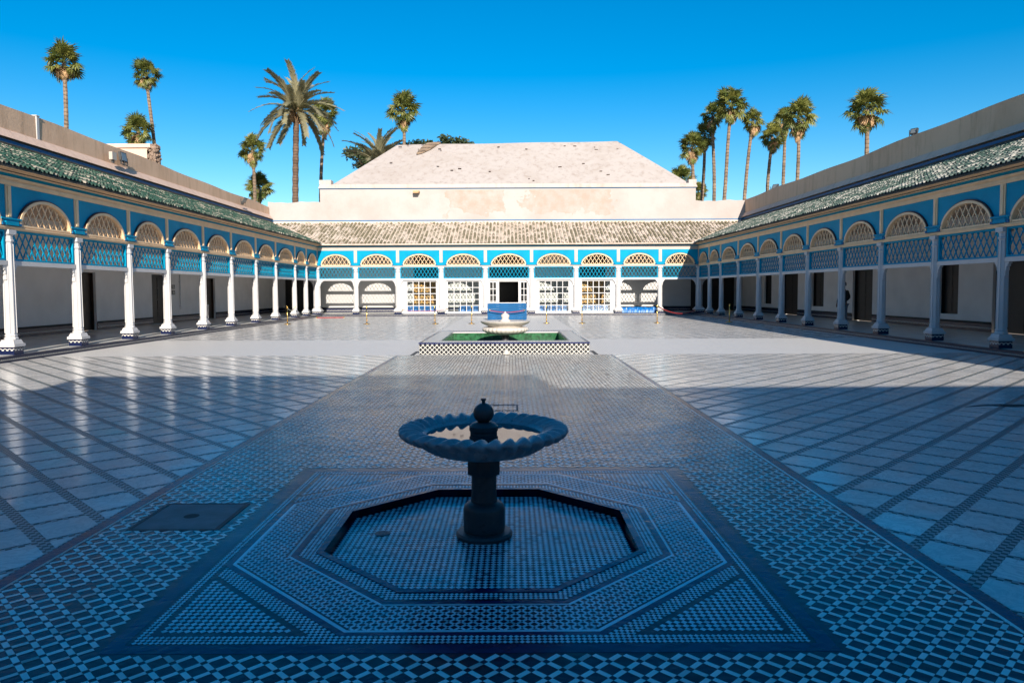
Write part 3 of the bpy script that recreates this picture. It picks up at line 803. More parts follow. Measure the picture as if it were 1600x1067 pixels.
def long_members(parent, L, bandmat='cream'):
    b = MB(); b.box(0, L, -.085, .085, ZB, ZA - .001); b.box(0, L, -.12, -.0851, ZB + .045, ZA - .025); b.build('beam', bandmat, parent)
    b = MB(); b.box(0, L, -.075, .07, ZT + .001, ZT + .20); b.box(0, L, -.10, -.076, ZT + .04, ZT + .10); b.box(0, L, -.12, -.074, ZT + .15, ZT + .20)
    b.build('frieze_band', bandmat, parent)
    b = MB(); b.box(0, L, -.085, .06, ZT + .201, ZT + .285); b.build('fillet', 'blue', parent)
    b = MB(); b.box(-.2, L + .2, -.20, .06, ZT + .286, ZT + .32); b.box(-.3, L + .3, -.29, .05, ZT + .325, ZT + .365); b.build('cornice', bandmat, parent)
    b = MB(); b.box(-.4, L + .4, -.40, .05, ZT + .366, ZT + .392); b.build('eave_board', bandmat, parent)
    b = MB(); b.box(-.2, L + .2, -.215, -.2005, ZT + .305, ZT + .3195); b.build('cornice_shadow_line', 'dark', parent)  # thin dark strip painted as the shadow line on the cornice
    b = MB(); b.box(-.1, L + .1, .08, GD, 4.22, 4.26); b.build('ceiling', 'ochre', parent)

def gallery(label, loc, rotz, us, vis, L, tile, upper, openings, doors, valley, cam_local):
    G = thing('gallery', label, 'gallery', loc, rotz, 'arcaded galleries along the court')
    bpy.context.view_layer.update()
    corner = 0 if valley[0] else len(us) - 1
    for i in range(len(us)):
        if i != corner: place_column(G, us[i], wide=.88)
    for a, b in zip(us[:-1], us[1:]): bay(G, a, b)
    for i, u in enumerate(us):
        if i == corner: continue
        w0 = (us[i] - us[i - 1]) * .11 if i else .3
        w1 = (us[i + 1] - us[i]) * .11 if i < len(us) - 1 else .3
        post(G, u, w0, w1)
    long_members(G, L)
    rear_wall(G, -4.2 if valley[0] else 0, L + (4.2 if valley[1] else 0), openings, RT - .1)
    for d in doors: door_leaf(G, *d)
    roof(G, L, tile, 'darkslab', .185, valley[0], valley[1], cam_local)
    x0, x1 = (-4.2 if valley[0] else 0), L + (4.2 if valley[1] else 0)
    b = MB(); b.box(x0, x1, GD - .10, GD + .5, RT - .099, RT + .04); b.box(x0, x1, GD - .05, GD + .5, RT + .20, RT + .27); b.build('wall_gap', 'black' , G)  # black strips painted as the shadow gaps above and below the blue band
    b = MB(); b.box(x0, x1, GD - .08, GD + .5, RT + .041, RT + .199); b.build('blue_band', 'deepblue', G)
    b = MB(); b.hexa([(x0, GD - .14, RT + .271), (x1, GD - .14, RT + .271), (x1, GD + .6, RT + .271), (x0, GD + .6, RT + .271)], [(x0, GD + .08, RT + .58), (x1, GD + .08, RT + .58), (x1, GD + .6, RT + .60), (x0, GD + .6, RT + .60)])
    b.build('ledge', 'pink', G)
    # upper wall with a slightly uneven top
    w = MB(); n = 60
    for i in range(n):
        a, c = x0 + (x1 - x0) * i / n, x0 + (x1 - x0) * (i + 1) / n
        def zt(x): return upper + (.30 * (50 - x) / 28 if not valley[0] else 0) + .025 * math.sin(x * .9) + .03 * math.sin(x * .37 + 1)
        w.hexa([(a, GD + .12, RT + .40), (c, GD + .12, RT + .40), (c, GD + .6, RT + .40), (a, GD + .6, RT + .40)], [(a, GD + .14, zt(a)), (c, GD + .14, zt(c)), (c, GD + .6, zt(c)), (a, GD + .6, zt(a))])
    w.build('upper_wall', 'ochre', G)
    return G

bayX = [-12.5, -9.95, -7.21, -4.39, -1.51, 1.49, 4.38, 7.13, 9.85, 12.4]
YW = 47.2
# left gallery: u runs away from the camera
aL = math.atan2(1, -0.01356); LO = (-11.82, -2.8)
colY = [-2.2, .7, 3.5, 6.4, 9.2, 12.1, 14.9, 17.73, 20.55, 23.4, 26.07, 29.2, 32.2, 35.4, 38.5, 42.07, 44.5]
usL = [(y + 2.8) for y in colY]
LL = 50.0
def dY(y0, y1): return (y0 + 2.8, y1 + 2.8)
opL = [(*dY(20.6, 22.2), PZ, 2.42), (*dY(27.5, 29.05), PZ, 2.42), (*dY(33.7, 35.4), PZ, 2.45), (*dY(39.8, 41.1), PZ, 2.38)]
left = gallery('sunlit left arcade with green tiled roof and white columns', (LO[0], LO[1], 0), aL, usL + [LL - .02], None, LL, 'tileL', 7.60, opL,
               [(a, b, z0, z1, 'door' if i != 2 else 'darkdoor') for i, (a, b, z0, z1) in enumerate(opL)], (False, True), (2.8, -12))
# right gallery: u runs towards the camera
aR = math.atan2(-1, 0.00694); RO = (12.4, YW)
colYr = [44.7, 42.3, 39.08, 36.0, 33.0, 30.1, 27.1, 24.2, 21.16, 18.3, 15.4, 12.5, 9.6, 6.7, 3.8, .9, -2.0]
usR = [YW - y for y in colYr]
def rY(y0, y1): return (YW - y1, YW - y0)
opR = [(*rY(22.2, 24.9), PZ, 2.6), (*rY(26.8, 28.0), .68, 2.62), (*rY(33.1, 35.0), PZ, 2.58), (*rY(38.2, 39.7), .70, 2.60), (*rY(41.6, 44.0), PZ, 2.58), (*rY(45.75, 47.0), .7, 2.55)]
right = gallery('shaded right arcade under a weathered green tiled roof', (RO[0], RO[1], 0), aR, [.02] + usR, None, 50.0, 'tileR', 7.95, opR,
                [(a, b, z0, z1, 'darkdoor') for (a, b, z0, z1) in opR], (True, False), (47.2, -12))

# ================================================================== PALACE HALL (far side)
H = thing('palace_hall', 'white palace hall with turquoise arches and limed hipped roof across the court', 'palace', (0, YW, 0), 0)
bpy.context.view_layer.update()
for i, u in enumerate(bayX):
    place_column(H, u, wide=1.45 if i in (0, 9) else (1.15 if i in (2, 3, 4, 5, 6, 7) else 1.0))
for a, b in zip(bayX[:-1], bayX[1:]): bay(H, a, b, .385, .74)
for i, u in enumerate(bayX):
    w0 = (bayX[i] - bayX[i - 1]) * .12 if i else .25
    w1 = (bayX[i + 1] - bayX[i]) * .12 if i < 9 else .25
    post(H, u, w0, w1, 'pale')
HB = MB; Lf = bayX[-1] - bayX[0]
b = MB(); b.box(-12.5, 12.4, -.085, .085, ZB, ZA - .001); b.box(-12.5, 12.4, -.12, -.0851, ZB + .045, ZA - .025); b.build('beam', 'pale', H)
b = MB(); b.box(-12.5, 12.4, -.075, .07, ZT + .001, ZT + .20); b.box(-12.5, 12.4, -.11, -.076, ZT + .15, ZT + .20); b.build('frieze_band', 'pale', H)
b = MB(); b.box(-12.5, 12.4, -.085, .06, ZT + .201, ZT + .285); b.build('fillet', 'blue', H)
b = MB(); b.box(-12.5, 12.4, -.20, .06, ZT + .286, ZT + .32); b.box(-12.5, 12.4, -.29, .05, ZT + .325, ZT + .365); b.build('cornice', 'pale', H)
b = MB(); b.box(-12.5, 12.4, -.40, .05, ZT + .366, ZT + .392); b.build('eave_board', 'cream', H)
b = MB(); b.box(-16.6, 16.5, .08, GD, 4.22, 4.26); b.build('ceiling', 'woodceil', H)
opH = [(-15.9, -13.9, PZ, 2.55), (-6.75, -4.75, PZ, 4.16), (-1.35, 1.35, PZ, 4.16), (4.65, 6.85, PZ, 4.16), (12.9, 16.0, PZ, 2.6)]
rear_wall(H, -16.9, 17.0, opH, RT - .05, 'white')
for i in (0, 4): door_leaf(H, *opH[i], 'darkdoor', 8)
for i, dm in ((1, 'gilded'), (3, 'gilded')):
    a, b_, z0, z1 = opH[i]; door_leaf(H, a, b_, z0, 2.42, dm, 3)
    m = MB(); m.box(a, b_, GD + .12, GD + .3, 2.46, z1); m.build('door_tympanum', 'darkdoor', H)
m = MB(); m.box(-1.35, 1.35, GD + .12, GD + .3, 2.78, 4.16); m.box(-1.35, -.86, GD + .12, GD + .3, PZ, 2.78); m.box(.86, 1.35, GD + .12, GD + .3, PZ, 2.78); m.build('door_surround', 'darkdoor', H)
# roof of the arcade, clipped by both valleys
RF = bpy.data.objects.new('arcade_roof', None); COL.objects.link(RF); RF.parent = H; RF.location = (-12.5, 0, 0)
bpy.context.view_layer.update()
roof(RF, Lf, 'tileF', 'limeslab', .25, True, True, (12.5, -47))
for ch in list(RF.children):      # hang the roof straight on the hall
    ch.parent = H; ch.location = (-12.5, 0, 0)
bpy.data.objects.remove(RF)
# upper hall walls
b = MB(); b.box(-16.9, 17.0, GD - .06, GD + .5, RT - .049, RT + .10); b.build('wall_base', 'hall', H)
b = MB(); b.box(-16.9, 17.0, GD - .075, GD + .5, RT + .101, RT + .165); b.build('blue_line', 'deepblue', H)
b = MB()
b.box(-13.3, 13.2, GD + .02, GD + .5, RT + .166, 8.78)
b.box(-13.3, -12.8, GD + .5, GD + 14, 0, 8.78); b.box(12.7, 13.2, GD + .5, GD + 14, 0, 8.78); b.box(-12.8, 12.7, GD + 13.5, GD + 14, 0, 8.78)
b.build('hall_wall', 'hall', H)
for (x0, x1) in ((-17.0, -13.3), (13.2, 17.0)):
    b = MB(); n = 8
    for i in range(n):
        a, c = x0 + (x1 - x0) * i / n, x0 + (x1 - x0) * (i + 1) / n
        def zt(x): return 7.90 + .04 * math.sin(2.1 * x) + .03 * math.sin(5 * x)
        b.hexa([(a, GD + .05, RT + .166), (c, GD + .05, RT + .166), (c, GD + .55, RT + .166), (a, GD + .55, RT + .166)], [(a, GD + .05, zt(a)), (c, GD + .05, zt(c)), (c, GD + .55, zt(c)), (a, GD + .55, zt(a))])
    b.build('parapet', 'hall', H)
b = MB(); b.box(-13.32, 13.22, GD + .0, GD + .52, 8.781, 8.84); b.build('blue_line', 'deepblue', H)
b = MB(); b.hexa([(-13.4, GD - .08, 8.841), (13.3, GD - .08, 8.841), (13.3, GD + 14, 8.841), (-13.4, GD + 14, 8.841)], [(-13.3, GD + .0, 9.12), (13.2, GD + .0, 9.12), (13.2, GD + 14, 9.42), (-13.3, GD + 14, 9.42)])
b.box(-13.35, -12.5, GD + .02, GD + .7, 9.12, 9.44); b.box(12.7, 13.25, GD + .02, GD + .6, 9.10, 9.38)
b.build('cornice', 'hallroof', H)
# hipped plaster roof, slightly uneven
N = 40; MM = 12; rb = MB(); xb0, xb1, xr0, xr1 = -12.6, 12.9, -8.8, 8.55
def rp(i, j, front):
    f = i / N; t = j / MM
    x = (xb0 + (xb1 - xb0) * f) * (1 - t) + (xr0 + (xr1 - xr0) * f) * t
    rid = 13.22 + .018 * math.sin(x * .8) + .012 * (x + .1)
    z = 9.10 + (rid - 9.10) * t 
    y = GD + .35 + (6.0) * t if front else GD + 13.6 - 7.0 * t
    return (x, y, z)
for front in (True, False):
    o = len(rb.v)
    for j in range(MM + 1):
        for i in range(N + 1): rb.v.append(rp(i, j, front))
    for j in range(MM):
        for i in range(N):
            a = o + j * (N + 1) + i; fc = (a, a + 1, a + N + 2, a + N + 1)
            rb.f.append(fc if front else fc[::-1]); rb.tone.append(0)
L_ = (N + 1) * (MM + 1)
for j in range(MM):
    a, c = j * (N + 1), L_ + j * (N + 1); rb.f.append((a, a + N + 1, c + N + 1, c)); rb.tone.append(0)
    a, c = a + N, c + N; rb.f.append((a, c, c + N + 1, a + N + 1)); rb.tone.append(0)
for i in range(N):
    a = MM * (N + 1) + i; rb.f.append((a, a + 1, L_ + a + 1, L_ + a)); rb.tone.append(0)
hr = rb.build('hip_roof', 'hallroof', H, smooth=True); smooth_angle(hr, 25)
rng = random.Random(3)
ch = MB()          # raw edges of broken plaster
for k in range(26):
    x = rng.uniform(-10, 10); t = rng.choice([rng.uniform(.75, .98), rng.uniform(.05, 1)])
    if abs(x) > 12.6 - 4 * t: continue
    y = GD + .35 + 6 * t; z = 9.10 + 4.15 * t + .06
    l = rng.uniform(.04, .14); a = rng.uniform(-.5, .5)
    ch.bar((x - l * math.cos(a), y, z), (x + l * math.cos(a), y + .3 * l * math.sin(a), z + .3 * l * math.sin(a)), rng.uniform(.03, .06), .05, (0, -.57, .82))
ch.build('plaster_chips', 'door', hr)
pt = MB(); y0 = GD + .35
poly = [(-7.05, .70), (-6.6, .74), (-6.0, .84), (-5.6, .95), (-5.35, .99), (-5.9, .985), (-6.4, .96), (-6.75, .86)]
vv = [(x, y0 + 6 * t - .02, 9.10 + 4.15 * t + .13) for x, t in poly]; n = len(vv)
pt.add(vv + [(x, y, z - .12) for x, y, z in vv], [tuple(range(n))] + [(i, i + n, (i + 1) % n + n, (i + 1) % n) for i in range(n)])
pt.build('torn_roof_felt', 'trunk', hr)
sp = MB(); sp.box(-6.7, -6.25, GD - .38, GD + .05, 8.50, 8.62); sp.box(-6.66, -6.29, GD - .55, GD - .36, 8.44, 8.56); sp.build('waterspout', M['dead'], H)
# near-black sheet, coloured to stand in for the dark room behind the door
rm = MB(); rm.box(-3, 3, GD + 4, GD + 4.1, 0, 4); rm.build('dark_backing', 'darkdoor', H)
# glazed screens
def screen(u0, u1, gu0, gu1, nx, nz, z0, z1, name='glazed_screen'):
    f = MB(); y0, y1 = .07, .13
    lo, hi = u0 + .14, u1 - .14
    f.box(lo, gu0, y0, y1, PZ, 2.304); f.box(gu1, hi, y0, y1, PZ, 2.304)
    f.box(gu0, gu1, y0, y1, PZ, z0); f.box(gu0, gu1, y0, y1, z1, 2.304)
    cw, chh = (gu1 - gu0) / nx, (z1 - z0) / nz; m = .045
    for i in range(1, nx): f.box(gu0 + i * cw - m / 2, gu0 + i * cw + m / 2, y0 + .01, y1 - .01, z0, z1)
    for k in range(1, nz): f.box(gu0, gu1, y0 + .013, y1 - .013, z0 + k * chh - m / 2, z0 + k * chh + m / 2)
    fo = f.build(name, 'white', H)
    pm = MB(); pm.box(-(cw - m) / 2, (cw - m) / 2, -.003, .003, -(chh - m) / 2, (chh - m) / 2)
    me = pm.mesh('pane', 'glass')
    for i in range(nx):
        for k in range(nz): link('pane', me, fo, loc=(gu0 + (i + .5) * cw, .1, z0 + (k + .5) * chh))
    return fo
screen(-7.21, -4.39, -6.62, -4.75, 5, 5, .27, 2.22)
screen(-4.39, -1.51, -3.98, -1.95, 5, 5, .27, 2.22)
screen(1.49, 4.38, 2.0, 3.9, 5, 5, .27, 2.22)
screen(4.38, 7.13, 4.78, 6.62, 5, 5, .27, 2.22)
screen(-1.51, -.63, -1.22, -.83, 2, 4, .50, 2.15, 'side_light'); screen(.63, 1.49, .80, 1.18, 2, 4, .50, 2.15, 'side_light')
b = MB(); b.box(-.77, -.63, .05, .15, PZ, 2.304); b.box(.63, .77, .05, .15, PZ, 2.304); b.box(-.63, .63, .051, .149, 2.20, 2.304); b.build('door_frame', 'white', H)

# ================================================================== WALKWAYS
def walkway(name, pts_in, pts_out, zt=PZ):
    """raised floor between the kerb line and the wall"""
    w = MB(); w.hexa([(*pts_out[0], -.3), (*pts_out[1], -.3), (*pts_in[1], -.3), (*pts_in[0], -.3)], [(*pts_out[0], zt), (*pts_out[1], zt), (*pts_in[1], zt), (*pts_in[0], zt)])
    return struct(w.build(name, 'galfloor'))
def lpt(u, v, org, ang): return (org[0] + u * math.cos(ang) - v * math.sin(ang), org[1] + u * math.sin(ang) + v * math.cos(ang))
KV = -.42
def kerb(parent, p, q_, inward):
    """zellij riser with a tiled nosing along the edge p-q"""
    p, q_ = Vector((*p, 0)), Vector((*q_, 0)); t = (q_ - p).normalized(); nn = Vector((inward[0], inward[1], 0)).normalized()
    k = MB()
    a = p - nn * .015; c = q_ - nn * .015; d = q_ + nn * .16; e = p + nn * .16
    k.hexa([(a.x, a.y, -.02), (c.x, c.y, -.02), (d.x, d.y, -.02), (e.x, e.y, -.02)], [(a.x, a.y, PZ + .012), (c.x, c.y, PZ + .012), (d.x, d.y, PZ + .012), (e.x, e.y, PZ + .012)])
    k.build('kerb', 'kerb', parent)
w = walkway('walkway', [lpt(0, GD, LO, aL), lpt(LL + 4.2, GD, LO, aL)][::1], [lpt(0, KV, LO, aL), lpt(LL + .1, KV, LO, aL)])
kerb(w, lpt(0, KV, LO, aL), lpt(LL + .0, KV, LO, aL), (-1, 0))
w = walkway('walkway', [lpt(-4.2, GD, RO, aR), lpt(50, GD, RO, aR)], [lpt(-.1, KV, RO, aR), lpt(50, KV, RO, aR)])
kerb(w, lpt(0, KV, RO, aR), lpt(50, KV, RO, aR), (1, 0))
w = walkway('walkway', [(-16.8, YW + GD), (16.9, YW + GD)], [(-12.2, YW - .46), (12.1, YW - .46)], PZ + .002)
kerb(w, (-12.08, YW - .46), (11.98, YW - .46), (0, 1))

# ================================================================== BUILDING BEHIND THE CAMERA (casts the foreground shade)
Bk = thing('entrance_hall', 'tall rendered hall closing the near side of the court behind the viewer', 'building', (0, -7.0, 0))
b = MB(); b.box(-18, -4.55, -.5, 0, 0, 7.82); b.box(-4.55, 4.15, -.5, 0, 0, 8.60); b.box(4.15, 18, -.5, 0, 0, 7.82); b.build('front_wall', 'wall', Bk)
b = MB(); b.hexa([(-12, .0, 6.3), (12, .0, 6.3), (12, 4.4, 4.6), (-12, 4.4, 4.6)], [(-12, .0, 6.4), (12, .0, 6.4), (12, 4.4, 4.7), (-12, 4.4, 4.7)]); b.build('roof', 'tileL', Bk)
for u in (-11, -8, -5, -2, 2, 5, 8, 11):
    c = link('column', colmesh['shaft'], Bk, loc=(u, 4.1, 0)); link('base', colmesh['base'], c); link('plinth', colmesh['plinth'], c); link('capital', colmesh['capital'], c)
b = MB(); b.box(-12, 12, 4.02, 4.18, ZB, 4.6); b.build('frieze', 'blue', Bk)

# ================================================================== FOUNTAINS AND POOL
F = thing('marble_fountain', 'dark marble pedestal fountain with rope-twist rim in the foreground octagon', 'fountain', (0, CY + .06, REC))
NL = 34
def rope_ring(Rm, ra, rv, zc, nu=NL * 10, nv=22):
    mb = MB()
    for i in range(nu):
        th = 2 * math.pi * i / nu
        for j in range(nv):
            ph = 2 * math.pi * j / nv
            f_ = ((NL * th + 2.0 * math.cos(ph - .4)) / (2 * math.pi)) % 1.0; k_ = math.sin(math.pi * f_ ** 1.8) ** .75
            rad = Rm + ra * (.80 + .21 * k_) * math.cos(ph)
            z = zc + rv * (.36 + .70 * k_) * math.sin(ph) - .022 * (1 - math.cos(ph)) * .6
            mb.v.append((rad * math.cos(th), rad * math.sin(th), z))
    for i in range(nu):
        for j in range(nv):
            a, b_, c, d = i * nv + j, ((i + 1) % nu) * nv + j, ((i + 1) % nu) * nv + (j + 1) % nv, i * nv + (j + 1) % nv
            mb.f.append((a, b_, c, d)); mb.tone.append(0)
    return mb
rope_ring(.50, .088, .045, .745).build('rim', 'fount', F, smooth=True)
bw = MB()
def scal(r, z, a, i): return r * (1 + .02 * math.cos(NL * a)) if i in (2, 3, 4, 5) else r
bw.lathe([(.125, .565), (.25, .575), (.36, .605), (.42, .64), (.46, .685), (.47, .73), (.42, .735), (.40, .72), (.385, .70), (.20, .66), (.05, .65)], NL * 6, fn=scal)
o = bw.build('bowl', 'fount', F, smooth=True)
wd = MB(); wd.lathe([(.405, .713), (.406, .717)], 48); wd.build('water', 'water', F)
pd = MB()
pd.lathe([(.195, 0), (.198, .02), (.185, .035), (.15, .04)], 32)
pd.lathe([(.142, .041), (.145, .055), (.145, .19), (.138, .215), (.115, .235), (.092, .245)], 32)
pd.lathe([(.092, .246), (.087, .30), (.087, .43), (.095, .437)], 32)
pd.lathe([(.116, .438), (.119, .444), (.119, .565), (.116, .57)], 8, phase=math.pi / 8)
o = pd.build('pedestal', 'fountdark', F, smooth=True); smooth_angle(o, 35)
sp = MB(); sp.lathe([(.094, .62), (.094, .735), (.10, .74), (.10, .77), (.08, .79), (.055, .80)], 32); o = sp.build('spout_base', 'fountdark', F, smooth=True); smooth_angle(o, 35)
bl = MB(); bl.lathe([(.05, .795)] + [(.072 * math.cos(a), .86 + .070 * math.sin(a)) for a in [R(x) for x in range(-60, 85, 12)]], 32); bl.lathe([(.012, .92), (.012, .945), (.018, .948), (.018, .962)], 10); o = bl.build('finial', 'fountdark', F, smooth=True); smooth_angle(o, 50)

PX0, PX1, PY0, PY1, PTOP = -2.2, 2.2, 18.6, 24.15, .30
Pl = thing('fountain_pool', 'square tiled pool with black and white zellij sides in the middle of the court', 'pool', (0, 0, 0))
ix0, ix1, iy0, iy1 = -1.7, 1.7, 19.35, 23.5
b = MB()
for (x0, x1, y0, y1) in ((PX0, PX1, PY0, iy0), (PX0, PX1, iy1, PY1), (PX0, ix0, iy0, iy1), (ix1, PX1, iy0, iy1)):
    b.box(x0, x1, y0, y1, 0, PTOP - .03)
b.build('side_wall', 'poolwall', Pl)
b = MB()
for (x0, x1, y0, y1) in ((PX0 - .01, PX1 + .01, PY0 - .01, PY0 + .06), (PX0 - .01, PX1 + .01, PY1 - .06, PY1 + .01), (PX0 - .01, PX0 + .06, PY0 + .06, PY1 - .06), (PX1 - .06, PX1 + .01, PY0 + .06, PY1 - .06),
                         (ix0 - .05, ix1 + .05, iy1, iy1 + .05), (ix0 - .05, ix1 + .05, iy0 - .05, iy0), (ix0 - .05, ix0, iy0, iy1), (ix1, ix1 + .05, iy0, iy1)):
    b.box(x0, x1, y0, y1, PTOP - .0299, PTOP + .004)
b.build('edging', 'navyb', Pl)
b = MB()
for (x0, x1, y0, y1) in ((PX0 + .06, PX1 - .06, PY0 + .06, iy0 - .05), (PX0 + .06, PX1 - .06, iy1 + .05, PY1 - .06), (PX0 + .06, ix0 - .05, iy0 - .05, iy1 + .05), (ix1 + .05, PX1 - .06, iy0 - .05, iy1 + .05)):
    b.box(x0, x1, y0, y1, PTOP - .0298, PTOP)
b.build('coping', 'rimtile', Pl)
b = MB(); t_ = .012
b.box(ix0, ix1, iy1 - t_, iy1, .02, PTOP - .04); b.box(ix0, ix1, iy0, iy0 + t_, .02, PTOP - .04); b.box(ix0, ix0 + t_, iy0 + t_, iy1 - t_, .02, PTOP - .04); b.box(ix1 - t_, ix1, iy0 + t_, iy1 - t_, .02, PTOP - .04); b.box(ix0, ix1, iy0, iy1, .0, .019)
b.build('green_lining', 'green', Pl)
b = MB(); b.box(ix0, ix1, iy1 - .03, iy1 - .0005, PTOP - .0395, PTOP - .005); b.build('lining_line', 'white', Pl)
sp = MB(); sp.lathe([(.09, .0), (.11, .03), (.07, .06), (.05, .11), (.02, .13)], 12, c=(.05, PY0 - .08)); sp.build('outlet', 'fountw', Pl, smooth=True)
F2 = thing('marble_fountain', 'white ribbed marble fountain bowl standing in the green pool', 'fountain', (.0, 21.4, .02))
rb2 = MB(); NR = 30
def rib(r, z, a, i): return r * (1 + .035 * (abs(math.cos(NR * a / 2)) - .5)) if 2 <= i <= 7 else r
rb2.lathe([(.12, .30), (.30, .315), (.48, .345), (.60, .39), (.665, .44), (.68, .485), (.655, .52), (.60, .54), (.50, .55), (.1, .55)], NR * 6, fn=rib)
rb2.build('ribbed_bowl', 'fountw', F2, smooth=True)
b = MB(); b.lathe([(.50, .55), (.52, .575), (.60, .61), (.66, .635), (.71, .67), (.74, .705), (.74, .72), (.71, .725), (.66, .705), (.1, .69)], 64); o = b.build('upper_dish', 'fountw', F2, smooth=True); smooth_angle(o, 45)
b = MB(); b.lathe([(.20, 0), (.20, .03), (.12, .06), (.10, .12), (.10, .24), (.12, .30)], 24); o = b.build('pedestal', 'fountdark', F2, smooth=True)
b = MB(); b.lathe([(.16, .69), (.17, .73), (.11, .77), (.10, .80), (.125, .85), (.12, .90), (.06, .94), (.03, .96), (.02, 1.0)], 20); o = b.build('finial', 'fountw', F2, smooth=True)

# floor fittings
def fitting(name, label, cat, parts, loc): 
    t = thing(name, label, cat, loc)
    for nm, mb, m in parts: mb.build(nm, m, t)
    return t
a = MB(); a.box(-.288, .288, -.288, .288, Zs + .0006, .0012); h = MB(); h.lathe([(.055, .0013), (.05, .002)], 20)
hd = MB()
for (x0, x1, y0, y1) in ((-.32, .32, -.32, -.292), (-.32, .32, .292, .32), (-.32, -.292, -.292, .292), (.292, .32, -.292, .292)): hd.box(x0, x1, y0, y1, Zs + .0006, .0016)
fitting('manhole_cover', 'square grey steel cover with a round lifting hole in the blue tiles', 'manhole cover', [('plate', a, 'cover'), ('lifting_hole', h, 'black'), ('frame', hd, 'iron')], (-2.165, 5.245, 0))
a = MB()
for (x0, x1, y0, y1) in ((-.26, .26, .225, .25), (-.26, .26, -.25, -.225), (-.26, -.235, -.225, .225), (.235, .26, -.225, .225)): a.box(x0, x1, y0, y1, -.002, .004)
b = MB(); b.box(-.234, .234, -.224, .224, -.0025, .0008)
fitting('floor_hatch', 'thin black square hatch frame set in the path beyond the dark fountain', 'hatch', [('frame', a, 'iron')], (.02, 10.1, 0))
a = MB(); a.lathe([(.055, .0), (.055, .004), (.048, .006)], 20)
h = MB()
for k in range(5): h.lathe([(.007, .0061), (.006, .0068)], 8, c=(.026 * math.cos(k * 1.257), .026 * math.sin(k * 1.257)))
fitting('drain_grate', 'small round drain grate on the left side of the octagon floor', 'drain', [('plate', a, 'cover'), ('hole', h, 'black')], (-.72, 5.02, REC))
for s, lb in ((-1, 'narrow dark floor drain left of the tiled pool'), (1, 'narrow dark floor drain right of the tiled pool')):
    a = MB(); a.box(-.05, .05, -.55, .55, -.004, .003); h = MB()
    for k in range(10): h.box(-.04, .04, -.52 + k * .105, -.46 + k * .105, .0031, .006)
    t = fitting('floor_drain', lb, 'drain', [('channel', a, 'black'), ('grille', h, 'iron')], (s * 2.36, 19.0, 0)); t['group'] = 'floor drains beside the pool'
a = MB(); a.prism([(-.5, -.1), (-.1, -.02), (.15, -.14), (.5, -.04), (.42, .08), (.1, .12), (-.2, .05)], -.004, .004, 0, True); h = MB(); h.prism([(.05, -.10), (.40, -.03), (.36, .05), (.1, .08)], .0041, .008)
fitting('drain_cover', 'dark ragged drain patch in the shaded marble at the right edge', 'drain', [('patch', a, 'iron'), ('grille', h, 'black')], (7.0, 10.1, 0))

# ================================================================== STANCHIONS, ROPES, BOARD
def px(x, Y): return (x - 800) * Y / 1130 + CAM.x
stm = {}
b = MB(); b.lathe([(.165, 0), (.165, .015), (.13, .03), (.05, .042), (.024, .055)], 24); stm['base'] = b.mesh('base', 'brass', True)
b = MB(); b.lathe([(.022, .05), (.022, .80)], 14); stm['post'] = b.mesh('post', 'brass', True)
b = MB(); b.lathe([(.022, .80), (.034, .81), (.034, .845), (.024, .855), (.03, .875), (.022, .90), (.006, .91)], 14); stm['finial'] = b.mesh('finial', 'brass', True)
YS = 35.6
S = {}
for x, lb, tilt in ((446, 'brass stanchion by the left arcade kerb holding a pale rope', 0), (573, 'brass stanchion in front of the two open bays left of the windows', 0), (680, 'brass stanchion tilted in front of the left gilded-door window', 2.2),
              (737, 'brass stanchion left of the white fountain and blue board', 0), (854, 'brass stanchion right of the white fountain and blue board', 0), (909.5, 'brass stanchion in front of the right gilded-door window', 0),
              (1027, 'brass stanchion holding the red rope beside the right-hand open bay', 0), (1143, 'brass stanchion in the shade at the right arcade kerb', 0)):
    t = thing('stanchion', lb, 'stanchion', (px(x, YS), YS if x not in (446, 1143) else YS + .3, 0), 0, 'brass stanchions across the court'); t.rotation_euler = (0, R(-tilt), 0)
    for nm in ('post', 'base', 'finial'): link(nm, stm[nm], t)
    S[x] = t.location.copy()
sm = {}
b = MB(); b.lathe([(.15, 0), (.15, .012), (.03, .03), (.02, .04)], 20); sm['base'] = b.mesh('base', 'steel', True)
b = MB(); b.lathe([(.02, .04), (.02, .90), (.03, .905), (.03, .94), (.01, .95)], 12); sm['post'] = b.mesh('post', 'steel', True)
for x, y, lb in ((-12.95, 31.3, 'slim steel post under the left arcade before the small dark door'), (-12.9, 36.8, 'slim steel post under the left arcade near its far end'), (13.0, 37.2, 'slim steel post under the right arcade')):
    t = thing('barrier_post', lb, 'post', (x, y, PZ), 0, 'steel posts under the arcades')
    for nm in ('post', 'base'): link(nm, sm[nm], t)
def rope(label, p, q_, sag, mat, r=.02):
    p, q_ = Vector(p), Vector(q_); n = 16; pts = []
    for i in range(n + 1):
        f = i / n; v = p.lerp(q_, f); v.z -= sag * 4 * f * (1 - f); v.z = max(v.z, .02); pts.append(v)
    t = thing('barrier_rope', label, 'rope', tuple(p)); b = MB()
    b.tube([v - p for v in pts], r, 6); b.build('rope', mat, t)
    e = MB(); e.tube([(0, 0, 0), tuple((pts[1] - p) * .6)], r * 1.6, 8); e.tube([tuple(pts[-1] - p), tuple(pts[-1] - p + (pts[-2] - pts[-1]) * .6)], r * 1.6, 8); e.build('end_cap', 'brass', t)
    return t
rope('pale rope from the left brass stanchion to the arcade column', S[446] + Vector((0, 0, .83)), (-12.2, 41.4, .75), .18, 'ropepale')
rope('red rope lying slack at the foot of the left corner column', (px(494, 44), 44, .03), (px(537, 44), 44.2, .03), .02, 'rope', .03)
rope('red rope slung low between open bay and left window', (px(700, 46.6), 46.5, .45), (-6.9, 46.6, .4), .1, 'rope', .018)
